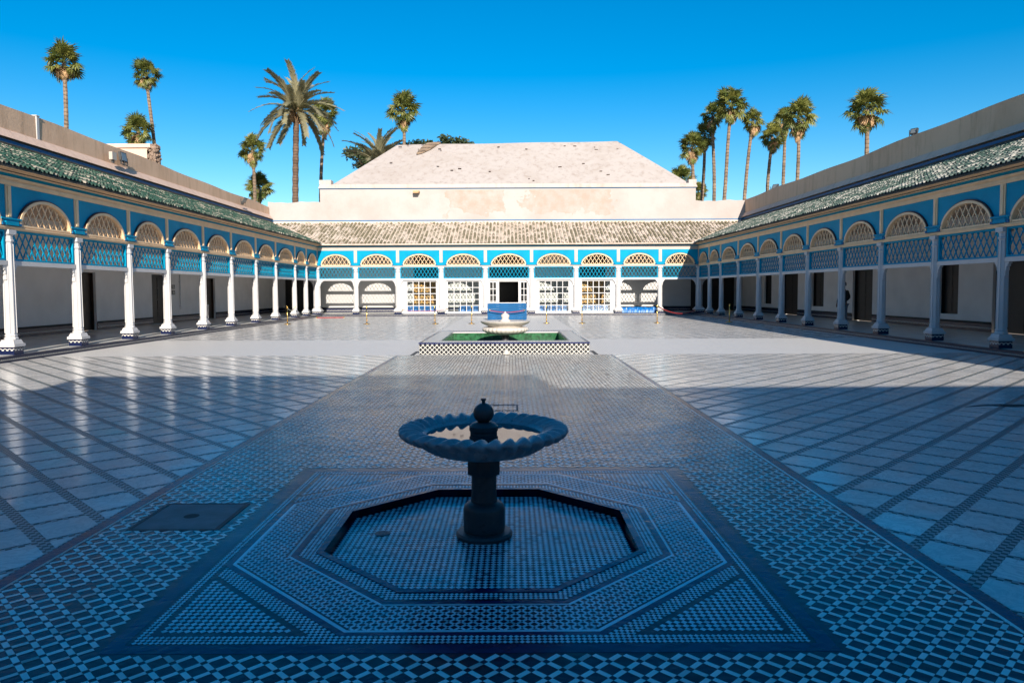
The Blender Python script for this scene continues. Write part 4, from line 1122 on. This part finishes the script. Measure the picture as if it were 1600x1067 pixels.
rope('red rope sagging from the right brass stanchion to the corner column', S[1027] + Vector((0, 0, .83)), (12.1, 46.9, .32), .30, 'rope', .028)
rope('red rope hanging across the front of the blue board', (px(764, 39.4), 39.50, .56), (px(821, 39.4), 39.50, .56), .12, 'rope', .022)
# blue board before the door
Bd = thing('blue_screen', 'low blue boarded screen standing before the dark hall door', 'screen', (px(792.5, 39.8), 39.8, 0))
for k in range(6):
    b = MB(); b.box(-1.08, 1.08, -.02, .02, .03 + k * .148, .03 + k * .148 + .144); b.build('plank', 'board', Bd)
for s in (-1, 1):
    b = MB(); b.box(s * .98 - .04, s * .98 + .04, .021, .08, 0, .92); b.box(s * .98 - .04, s * .98 + .04, -.19, .35, 0, .03); b.build('leg', 'board', Bd)
b = MB(); b.tube([(-1.02, 0, .945), (1.02, 0, .945)], .022, 10); b.build('top_rail', 'steel', Bd)
# tarpaulin and covered benches behind the glass
def crumple(name, label, cat, x0, x1, y0, y1, h, mat, seed, loc, group=None):
    rg = random.Random(seed); nx, ny = 40, 10; mb = MB()
    hs = [[rg.uniform(.72, 1.0) for _ in range(nx + 1)] for _ in range(ny + 1)]
    for j in range(ny + 1):
        for i in range(nx + 1):
            e = min(1, 6 * min(j, ny - j) / ny + .02)
            mb.v.append((x0 + (x1 - x0) * i / nx + rg.uniform(-.015, .015), y0 + (y1 - y0) * j / ny + rg.uniform(-.02, .02) * (0 < j < ny), h * hs[j][i] * e))
    for j in range(ny):
        for i in range(nx):
            a = j * (nx + 1) + i; mb.f.append((a, a + 1, a + nx + 2, a + nx + 1)); mb.tone.append(0)
    o = mb.build(name, mat, None, label=label, category=cat, loc=loc)
    if group: o['group'] = group
    return o
crumple('tarpaulin', 'crumpled blue tarpaulin bundle on the walkway in the right open bay', 'tarpaulin', 0, 2.55, 0, .6, .38, 'tarp', 1, (7.25, YW + .25, PZ + .002))
for k, (x, lb) in enumerate(((-6.9, 'blue covered bench behind the leftmost glazed window'), (-3.3, 'blue covered bench behind the glazed window left of the door'), (1.8, 'blue covered bench behind the glazed window right of the door'), (4.6, 'blue covered bench behind the rightmost glazed window'))):
    crumple('covered_bench', lb, 'bench', 0, 2.2 if k != 1 else 1.5, 0, .6, .50, 'tarp', 5 + k, (x, YW + .5, PZ + .002), 'covered benches behind the windows')

# fittings on the left arcade wall
for z, lb in ((1.78, 'upper small dark plaque on the left arcade wall'), (1.50, 'lower small dark plaque on the left arcade wall')):
    o = thing('wall_plaque', lb, 'plaque', (*lpt(35.85 + 2.8, GD - .03, LO, aL), z), aL, 'plaques on the left arcade wall')
    b = MB(); b.box(-.16, .16, 0, .025, 0, .2); b.build('plate', 'iron', o)
    b = MB()
    for k in range(4): b.box(-.12, .12 - .05 * (k == 3), -.004, 0, .04 + .035 * k, .05 + .035 * k)
    b.build('text_line', 'steel', o)
o = thing('wall_pipe', 'thin grey pipe running down the left arcade wall', 'pipe', (*lpt(36.55 + 2.8, GD - .05, LO, aL), 0), aL)
b = MB(); b.tube([(0, 0, .75), (0, 0, 3.6)], .03, 8); b.build('pipe', 'steel', o)
b = MB(); b.box(-.05, .05, 0, .05, .9, .94); b.box(-.05, .05, 0, .05, 2.1, 2.14); b.build('clip', 'steel', o)

# ================================================================== FLOODLIGHTS on the upper walls
def floodlight(label, loc, rotz, tilt, k=1.0):
    t = thing('floodlight', label, 'floodlight', loc, rotz, 'floodlights on the upper walls')
    b = MB(); b.box(-.24 * k, .24 * k, -.05, .05, .16, .16 + .40 * k); b.build('housing', 'iron', t, rot=(tilt, 0, 0))
    b = MB(); b.box(-.19 * k, .19 * k, -.058, -.0505, .20, .12 + .40 * k); b.build('lens', 'lens', t, rot=(tilt, 0, 0))
    b = MB(); b.box(-.03, .03, -.03, .03, 0, .2); b.box(-.27 * k, -.245 * k, -.02, .02, .05, .35); b.box(.245 * k, .27 * k, -.02, .02, .05, .35); b.box(-.27 * k, .27 * k, -.02, .02, .02, .05); b.build('bracket', 'iron', t)
    return t
floodlight('black floodlight on the left upper wall beside a cream box', (-16.32, 31.2, 7.02), aL, R(-8))
o = thing('junction_box', 'small cream junction box on the left upper wall beside a floodlight', 'junction box', (-16.32, 30.3, 7.1), aL); b = MB(); b.box(-.17, .17, -.08, .06, 0, .32); b.build('case', 'pale', o); b = MB(); b.box(-.05, .05, -.05, .03, -.12, 0); b.build('cable_gland', 'iron', o)
floodlight('small black floodlight near the far end of the left upper wall', (-16.5, 45.2, 7.0), aL, R(30), .8)
floodlight('black floodlight standing on top of the right wall nearest the viewer', (17.0, 30.6, 7.92), R(-60), R(-15), .62)
floodlight('black floodlight standing on top of the right wall before the slim palms', (17.1, 47.0, 7.9), R(-60), R(-25), .9)
# the pale rooftop block beyond the left wall
o = thing('rooftop_room', 'pale flat roofed block rising behind the left arcade wall', 'building', (-24, 42, 0))
b = MB(); b.box(-5, 4.9, -3, -2.3, 0, 9.3); b.box(-5, 5.0, -3.1, -2.2, 9.3, 9.5); b.build('wall', 'pink', o)
o = thing('stone_pier', 'rough rubble stone pier at the end of the pale rooftop block', 'pier', (-19.0, 39.3, 0)); rg = random.Random(4)
b = MB(); b.box(-.22, .22, -.3, .3, 0, 9.2); b.build('core', 'stone', o)
sm_ = MB(); sm_.lathe([(.05, -.13), (.17, -.07), (.20, .02), (.13, .11), (.03, .14)], 7); st_me = sm_.mesh('stone', 'stone')
for k in range(130):
    z = rg.uniform(7.2, 9.5); a = rg.choice([0, 1, 2]); w = rg.uniform(-.22, .22)
    pos = (w, -.31, z) if a == 0 else ((.23, w, z) if a == 1 else (w, rg.uniform(-.3, .3), rg.uniform(9.25, 9.45)))
    link('stone', st_me, o, loc=pos, rot=(rg.uniform(0, 6), rg.uniform(0, 6), rg.uniform(0, 6)), scale=[rg.uniform(.35, .6)] * 3)
o = thing('wall_pier', 'white painted joint pier on the near left upper wall', 'pier', (*lpt(28.75, GD + .13, LO, aL), RT + .45), aL)
b = MB(); b.box(-.07, .07, -.03, .3, .08, .95); b.build('shaft', 'white', o); b = MB(); b.box(-.10, .10, -.05, .35, .95, .98); b.build('cap', 'white', o)

# ================================================================== PALMS
def fan_frond(seed, dead=False):
    rg = random.Random(seed); mb = MB(); pet = .72 if not dead else .45; nb = 17
    mb.bar((0, 0, 0), (pet, 0, .05), .035, .02, (0, 0, 1))
    for k in range(nb):
        a = R(-125 + 250 * k / (nb - 1)) + rg.uniform(-.06, .06)
        L = (.58 if not dead else .60) * (1 - .18 * abs(a) / 2.0) * rg.uniform(.82, 1.12); w = .058
        d = Vector((math.cos(a), math.sin(a) * (.95 if not dead else .45), 0)); sd = Vector((-d.y, d.x, 0)) * w
        fold = .05 if k % 2 else -.04
        p0 = Vector((pet, 0, .05)); p1 = p0 + d * L * .5 + Vector((0, 0, .04 + fold)); p2 = p0 + d * L + Vector((0, 0, -.05 - rg.uniform(0, .16) - (.1 if dead else 0)))
        mb.add([tuple(p0 - sd * .3), tuple(p0 + sd * .3), tuple(p1 + sd), tuple(p2), tuple(p1 - sd)], [(0, 1, 2, 4), (2, 3, 4)])
    return mb.mesh('dead_frond' if dead else 'frond', 'dead' if dead else 'fleaf')
fanm = [fan_frond(i) for i in range(4)]; deadm = [fan_frond(20 + i, True) for i in range(3)]
def sight(x, y, Y):
    xu, yu = x + (533 - y) * .0044, y - (800 - x) * .0044
    z = 1.65 + math.tan(math.atan((512 - yu) / 1130) - R(3)) * Y
    d = Y * math.cos(R(3)) - (z - 1.65) * math.sin(R(3))
    return (xu - 800) * d / 1130 + CAM.x, z
def fan_palm(label, xc, yt, yb, w, xb, ybot, Y, seed, yellow=0.0, lean=None):
    """crown between picture rows yt..yb, w wide; the trunk leaves the picture at (xb, ybot)"""
    rg = random.Random(seed)
    hor = 453 - (xc - 800) * .0044
    W = w * Y / 1130; S_ = W / 2.45
    ztop = sight(xc, yt, Y)[1]; zbot = sight(xc, yb, Y)[1]
    zc = ztop - 1.36 * S_
    X = sight(xc, (yt + yb) / 2, Y)[0]; Xv, zv = sight(xb, ybot, Y)
    slope = (X - Xv) / max(zc - zv, 1.0)
    X0 = Xv - slope * .35 * zv
    t = thing('fan_palm', label, 'palm tree', (X0, Y, -.4), 0, 'tall fan palms behind the court')
    pts = []; rad = []; n = 46
    for i in range(n + 1):
        f = i / n; z = (zc + .4) * f
        if z - .4 > zv: xx = Xv + slope * (z - .4 - zv)
        else: xx = X0 + (Xv - X0) * (z / max(zv + .4, .1))
        pts.append((xx - X0 + .06 * math.sin(z * .5 + seed), .05 * math.sin(z * .3), z)); rad.append((.23 - .08 * f) * (1.06 if i % 2 else .96) * min(1, S_))
    b = MB(); b.tube(pts, rad, 8); b.build('trunk', 'trunk', t)
    top = Vector(pts[-1])
    for k in range(40):
        f = k / 40
        el = R(82 - 118 * f ** 1.1 + rg.uniform(-12, 12)); az = k * 2.39996 + rg.uniform(-.4, .4)
        sz = S_ * rg.uniform(.80, 1.12)
        link('frond', fanm[k % 4], t, loc=tuple(top + Vector((0, 0, (.12 - .25 * f) * S_))), rot=(rg.uniform(-1.0, 1.0), -el, az), scale=(sz, sz, sz))
    hang = max(.2, (zc - zbot) / max(S_, .1))
    for k in range(44):
        f = k / 44
        az = k * 2.39996 + rg.uniform(-.4, .4); el = R(-42 - 42 * f + rg.uniform(-8, 8)); sz = S_ * rg.uniform(.70, 1.0) * (1 - .25 * f)
        dz = f * max(.0, hang - .85) * S_ + .1 * S_
        live = rg.random() < .42 - .3 * f
        link('frond' if live else 'dead_frond', fanm[k % 4] if live else deadm[k % 3], t, loc=tuple(top + Vector((0, 0, -dz))), rot=(rg.uniform(-.9, .9), -el, az), scale=(sz, sz, sz))
    return t
FP = [('tall fan palm standing alone at the far left', 99, 62, 127, 62, 104, 195, 60),
      ('tall slender fan palm leaning left beside a shorter palm', 229, 90, 142, 47, 241, 230, 72),
      ('short fan palm right behind the pale rooftop block', 216, 176, 236, 52, 216, 236, 70),
      ('fan palm with a brown skirt above the left wall end', 395, 208, 264, 46, 397, 290, 74),
      ('low bushy fan palm half hidden behind the left wall end', 404, 268, 318, 46, 405, 318, 78),
      ('fan palm partly hidden behind the big date palm', 507, 150, 218, 48, 501, 310, 76),
      ('fan palm rising behind the left end of the hall roof ridge', 630, 140, 210, 55, 631, 222, 76),
      ('yellowish fan palm at the left end of the right cluster', 1080, 204, 262, 46, 1084, 290, 72),
      ('dark fan palm tucked behind the yellowish one', 1101, 190, 240, 38, 1097, 305, 78),
      ('mid-height fan palm left of the tallest in the right cluster', 1114, 157, 210, 42, 1115, 305, 76),
      ('tallest fan palm of the right cluster with a bent trunk', 1143, 132, 199, 55, 1131, 305, 72),
      ('narrow fan palm standing apart right of the tallest', 1176, 167, 218, 40, 1163, 305, 74),
      ('lower leaning fan palm at the left of the right-hand trio', 1206, 190, 243, 42, 1200, 288, 74),
      ('middle fan palm of the right-hand trio', 1225, 165, 226, 38, 1224, 285, 76),
      ('largest fan palm at the right of the trio', 1247, 151, 224, 58, 1246, 275, 68),
      ('big shaggy fan palm standing alone at the right', 1353, 132, 210, 70, 1353, 230, 56),
      ('low dark fan palm peeping over the right hall corner', 1064, 256, 300, 46, 1066, 300, 80),
      ('scrubby low fan palm behind the right hall corner', 1091, 282, 318, 32, 1091, 318, 82)]
for i, f in enumerate(FP): fan_palm(*f, seed=30 + i)

def date_frond(seed, L=4.3):
    rg = random.Random(seed); mb = MB(); n = 16; pts = []
    for i in range(n + 1):
        f = i / n; pts.append(Vector((L * (f - .10 * f * f), 0, L * (.16 * f - .52 * f ** 2.3))))
    mb.tube(pts, [.05 * (1 - .8 * i / n) for i in range(n + 1)], 4)
    m = 64
    for k in range(5, m):
        f = k / m; x = f * n; i = min(int(x), n - 1); p = pts[i].lerp(pts[i + 1], x - i); t = (pts[i + 1] - pts[i]).normalized()
        ll = .80 * (1 - .5 * f) * min(1, f * 5) * rg.uniform(.85, 1.1)
        for s in (-1, 1):
            d = (t * .75 + Vector((0, s * .62, rg.uniform(-.02, .25)))).normalized()
            q1 = p + d * ll; wv = t * .06
            mb.add([tuple(p - wv), tuple(p + wv), tuple(p + d * ll * .5 + wv * .9), tuple(q1), tuple(p + d * ll * .5 - wv * .9)], [(0, 1, 2, 4), (2, 3, 4)])
    return mb.mesh('frond', 'dleaf')
dfm = [date_frond(i) for i in range(3)]
def date_palm(label, xc, yc, xb, Y, n, s, seed, tr=.29, up=False):
    rg = random.Random(seed); X, zc = sight(xc, yc, Y)
    t = thing('date_palm', label, 'palm tree', (px(xb, Y), Y, -.4), 0, 'date palms behind the court')
    pts = [((X - px(xb, Y)) * (i / 40) ** 2, 0, (zc + .4) * i / 40) for i in range(41)]
    pts2 = []; rad = []
    for i, p in enumerate(pts): pts2.append(p); rad.append(tr * (1.07 if i % 2 else .93) * (1 - .12 * i / 40))
    b = MB(); b.tube(pts2, rad, 10); b.build('trunk', 'trunkdark', t)
    top = Vector(pts[-1])
    # stubs of cut leaf bases
    st_ = MB()
    for k in range(40):
        a = k * 2.4; z = top.z - .9 + k * .03
        st_.bar((top.x + .25 * math.cos(a), .25 * math.sin(a), z), (top.x + .62 * math.cos(a), .62 * math.sin(a), z + .42), .10, .05, (-math.sin(a), math.cos(a), 0))
    st_.build('leaf_bases', 'dead', t)
    for k in range(n):
        az = k * 2.39996 + rg.uniform(-.2, .2); f = k / n
        el = R(86 - 118 * f ** .85 + rg.uniform(-8, 8)) if not up else R(85 - 70 * f + rg.uniform(-8, 8))
        ss = s * rg.uniform(.85, 1.1)
        link('frond', dfm[k % 3], t, loc=tuple(top + Vector((0, 0, .2))), rot=(rg.uniform(-.5, .5), -el, az), scale=(ss, ss, ss))
    return t
date_palm('big feathery date palm with a thick dark trunk, left of the hall roof', 463, 178, 463, 66, 46, 1.0, 5)
date_palm('short grey-green date palm fanning out behind the left roof slope', 592, 262, 592, 70, 30, .92, 6, up=True)

def leafy_tree(label, xc, Y, zc, rx, rz, seed, n=2600, trunk=True):
    rg = random.Random(seed); t = thing('evergreen_tree', label, 'tree', (px(xc, Y), Y, -.4), 0, 'dark trees behind the hall roof')
    cl = [(rg.uniform(-.8, .8) * rx, rg.uniform(-.6, .6) * rx, zc + rg.uniform(-.6, .75) * rz, rg.uniform(.22, .42)) for _ in range(26)]
    mb = MB()
    for k in range(n):
        c = cl[k % len(cl)]; v = Vector((rg.gauss(0, 1), rg.gauss(0, 1), rg.gauss(0, 1))).normalized() * rg.random() ** .4
        p = Vector((c[0] + v.x * c[3] * rx, c[1] + v.y * c[3] * rx, c[2] + v.z * c[3] * rz * 1.1))
        a = Vector((rg.gauss(0, 1), rg.gauss(0, 1), rg.gauss(0, .6))).normalized(); b_ = a.cross(Vector((rg.gauss(0, 1), rg.gauss(0, 1), rg.gauss(0, 1)))).normalized(); l = rg.uniform(.14, .28)
        mb.add([tuple(p - a * l), tuple(p + b_ * l * .45), tuple(p + a * l), tuple(p - b_ * l * .45)], [(0, 1, 2, 3)])
    mb.build('crown', 'tleaf', t)
    b = MB(); b.tube([(0, 0, 0), (.1, 0, zc * .5), (0, 0, zc)], [.4, .3, .12], 8)
    for k in range(6):
        c = cl[k]; b.tube([(.05, 0, zc * .6), (c[0] * .6, c[1] * .6, c[2] * .9), (c[0], c[1], c[2])], [.16, .09, .03], 6)
    b.build('trunk', 'trunkdark', t); return t
leafy_tree('dark bushy tree behind the left slope of the hall roof', 597, 78, 15.4, 3.6, 2.0, 1)
leafy_tree('dark tree top showing over the left ridge of the hall roof', 648, 80, 17.2, 2.4, 1.2, 2, 1300)
leafy_tree('dark tree top just above the middle of the roof ridge', 711, 80, 17.6, 2.3, 1.2, 3, 1500)

# ================================================================== PERSON under the right arcade
def skinned(name, pts, edges, mat, parent, sub=2, root=0):
    me = bpy.data.meshes.new(name); me.from_pydata([p[0] for p in pts], edges, []); me.materials.append(M[mat])
    o = link(name, me, parent)
    sk = o.modifiers.new('Skin', 'SKIN'); sk.use_smooth_shade = True
    for i, p in enumerate(pts):
        d = me.skin_vertices[0].data[i]; r = p[1]; d.radius = r if isinstance(r, tuple) else (r, r); d.use_root = (i == root)
    o.modifiers.new('Subdivision', 'SUBSURF').levels = sub; o.modifiers['Subdivision'].render_levels = sub
    return o
Pn = thing('person', 'person in dark top and grey trousers standing by a right arcade column', 'person', (13.62, 29.3, PZ), R(200))
V = [((0, 0, .93), (.13, .11)), ((0, 0, 1.10), (.125, .10)), ((0, .01, 1.30), (.15, .11)), ((0, .0, 1.42), (.10, .085)), ((0, -.01, 1.50), .055), ((0, -.03, 1.58), (.075, .085)), ((0, -.035, 1.67), (.075, .09)), ((0, -.02, 1.73), (.05, .06)),
     ((.17, .0, 1.40), .058), ((.22, .03, 1.16), .046), ((.23, -.08, .93), .035), ((.23, -.10, .87), (.022, .04)),
     ((-.17, .0, 1.40), .058), ((-.25, .06, 1.17), .046), ((-.20, -.10, 1.0), .035), ((-.18, -.14, .96), (.022, .04)),
     ((.09, 0, .86), .095), ((.10, -.03, .48), .062), ((.10, .02, .09), .042), ((.11, -.13, .045), .035),
     ((-.09, 0, .86), .095), ((-.11, -.01, .48), .062), ((-.12, .04, .09), .042), ((-.14, -.10, .045), .035)]
E = [(0, 1), (1, 2), (2, 3), (3, 4), (4, 5), (5, 6), (6, 7), (3, 8), (8, 9), (9, 10), (10, 11), (3, 12), (12, 13), (13, 14), (14, 15), (0, 16), (16, 17), (17, 18), (18, 19), (0, 20), (20, 21), (21, 22), (22, 23)]
def fingers(V, E, root, base, d):
    for k in range(4):
        x = (k - 1.5) * .017; i = len(V); l = (.07, .08, .075, .06)[k]
        V += [((base[0] + .004, base[1] + x, base[2] - .03), .009), ((base[0] + .0, base[1] + x - .006, base[2] - .03 - l * .5), .008), ((base[0] - .012, base[1] + x - .016, base[2] - .03 - l), .007)]; E += [(root, i), (i, i + 1), (i + 1, i + 2)]
    i = len(V); V += [((base[0] - .01, base[1] - .045, base[2] - .005), .009), ((base[0] - .015, base[1] - .055, base[2] - .04), .008)]; E += [(root, i), (i, i + 1)]
fingers(V, E, 11, (.23, -.10, .87), 1); fingers(V, E, 15, (-.18, -.14, .96), 1)
skinned('body', V, E, 'skin', Pn)
J = [((0, 0, .90), (.165, .135)), ((0, 0, 1.10), (.15, .125)), ((0, .01, 1.30), (.18, .135)), ((0, 0, 1.43), (.12, .10)), ((.18, 0, 1.40), .08), ((.225, .03, 1.16), .066), ((.23, -.075, .95), .052), ((-.18, 0, 1.40), .08), ((-.255, .06, 1.17), .066), ((-.205, -.09, 1.02), .052)]
skinned('jacket', J, [(0, 1), (1, 2), (2, 3), (3, 4), (4, 5), (5, 6), (3, 7), (7, 8), (8, 9)], 'cloth', Pn)
T = [((0, 0, .93), (.15, .125)), ((.09, 0, .84), .115), ((.10, -.03, .48), .085), ((.10, .02, .10), .068), ((-.09, 0, .84), .115), ((-.11, -.01, .48), .085), ((-.12, .04, .10), .068)]
skinned('trousers', T, [(0, 1), (1, 2), (2, 3), (0, 4), (4, 5), (5, 6)], 'jeans', Pn)
for x, y in ((.10, .03), (-.12, .05)):
    skinned('shoe', [((x, y, .045), .055), ((x * 1.1, y - .09, .04), .05), ((x * 1.2, y - .19, .035), .04)], [(0, 1), (1, 2)], 'cloth', Pn)
hb = MB(); hb.lathe([(.098, 1.63), (.108, 1.69), (.098, 1.76), (.06, 1.80), (.01, 1.81)], 16, c=(0, .005)); hb.build('hair', 'cloth', Pn, smooth=True)
fc = MB(); fc.tube([(0, -.115, 1.64), (0, -.145, 1.61)], [.012, .018], 6); fc.build('nose', 'skin', Pn, smooth=True)
for s in (-1, 1):
    e = MB(); e.lathe([(.002, -.012), (.010, -.006), (.012, 0), (.010, .006), (.002, .012)], 8); link('eye', e.mesh('eye', 'black'), Pn, loc=(s * .033, -.112, 1.665))
    e = MB(); e.lathe([(.004, -.035), (.016, -.02), (.02, .005), (.016, .025), (.003, .035)], 8); link('ear', e.mesh('ear', 'skin'), Pn, loc=(s * .083, -.02, 1.645))
mt = MB(); mt.tube([(-.025, -.118, 1.585), (0, -.128, 1.583), (.025, -.118, 1.585)], .006, 6); mt.build('mouth', 'dark', Pn)
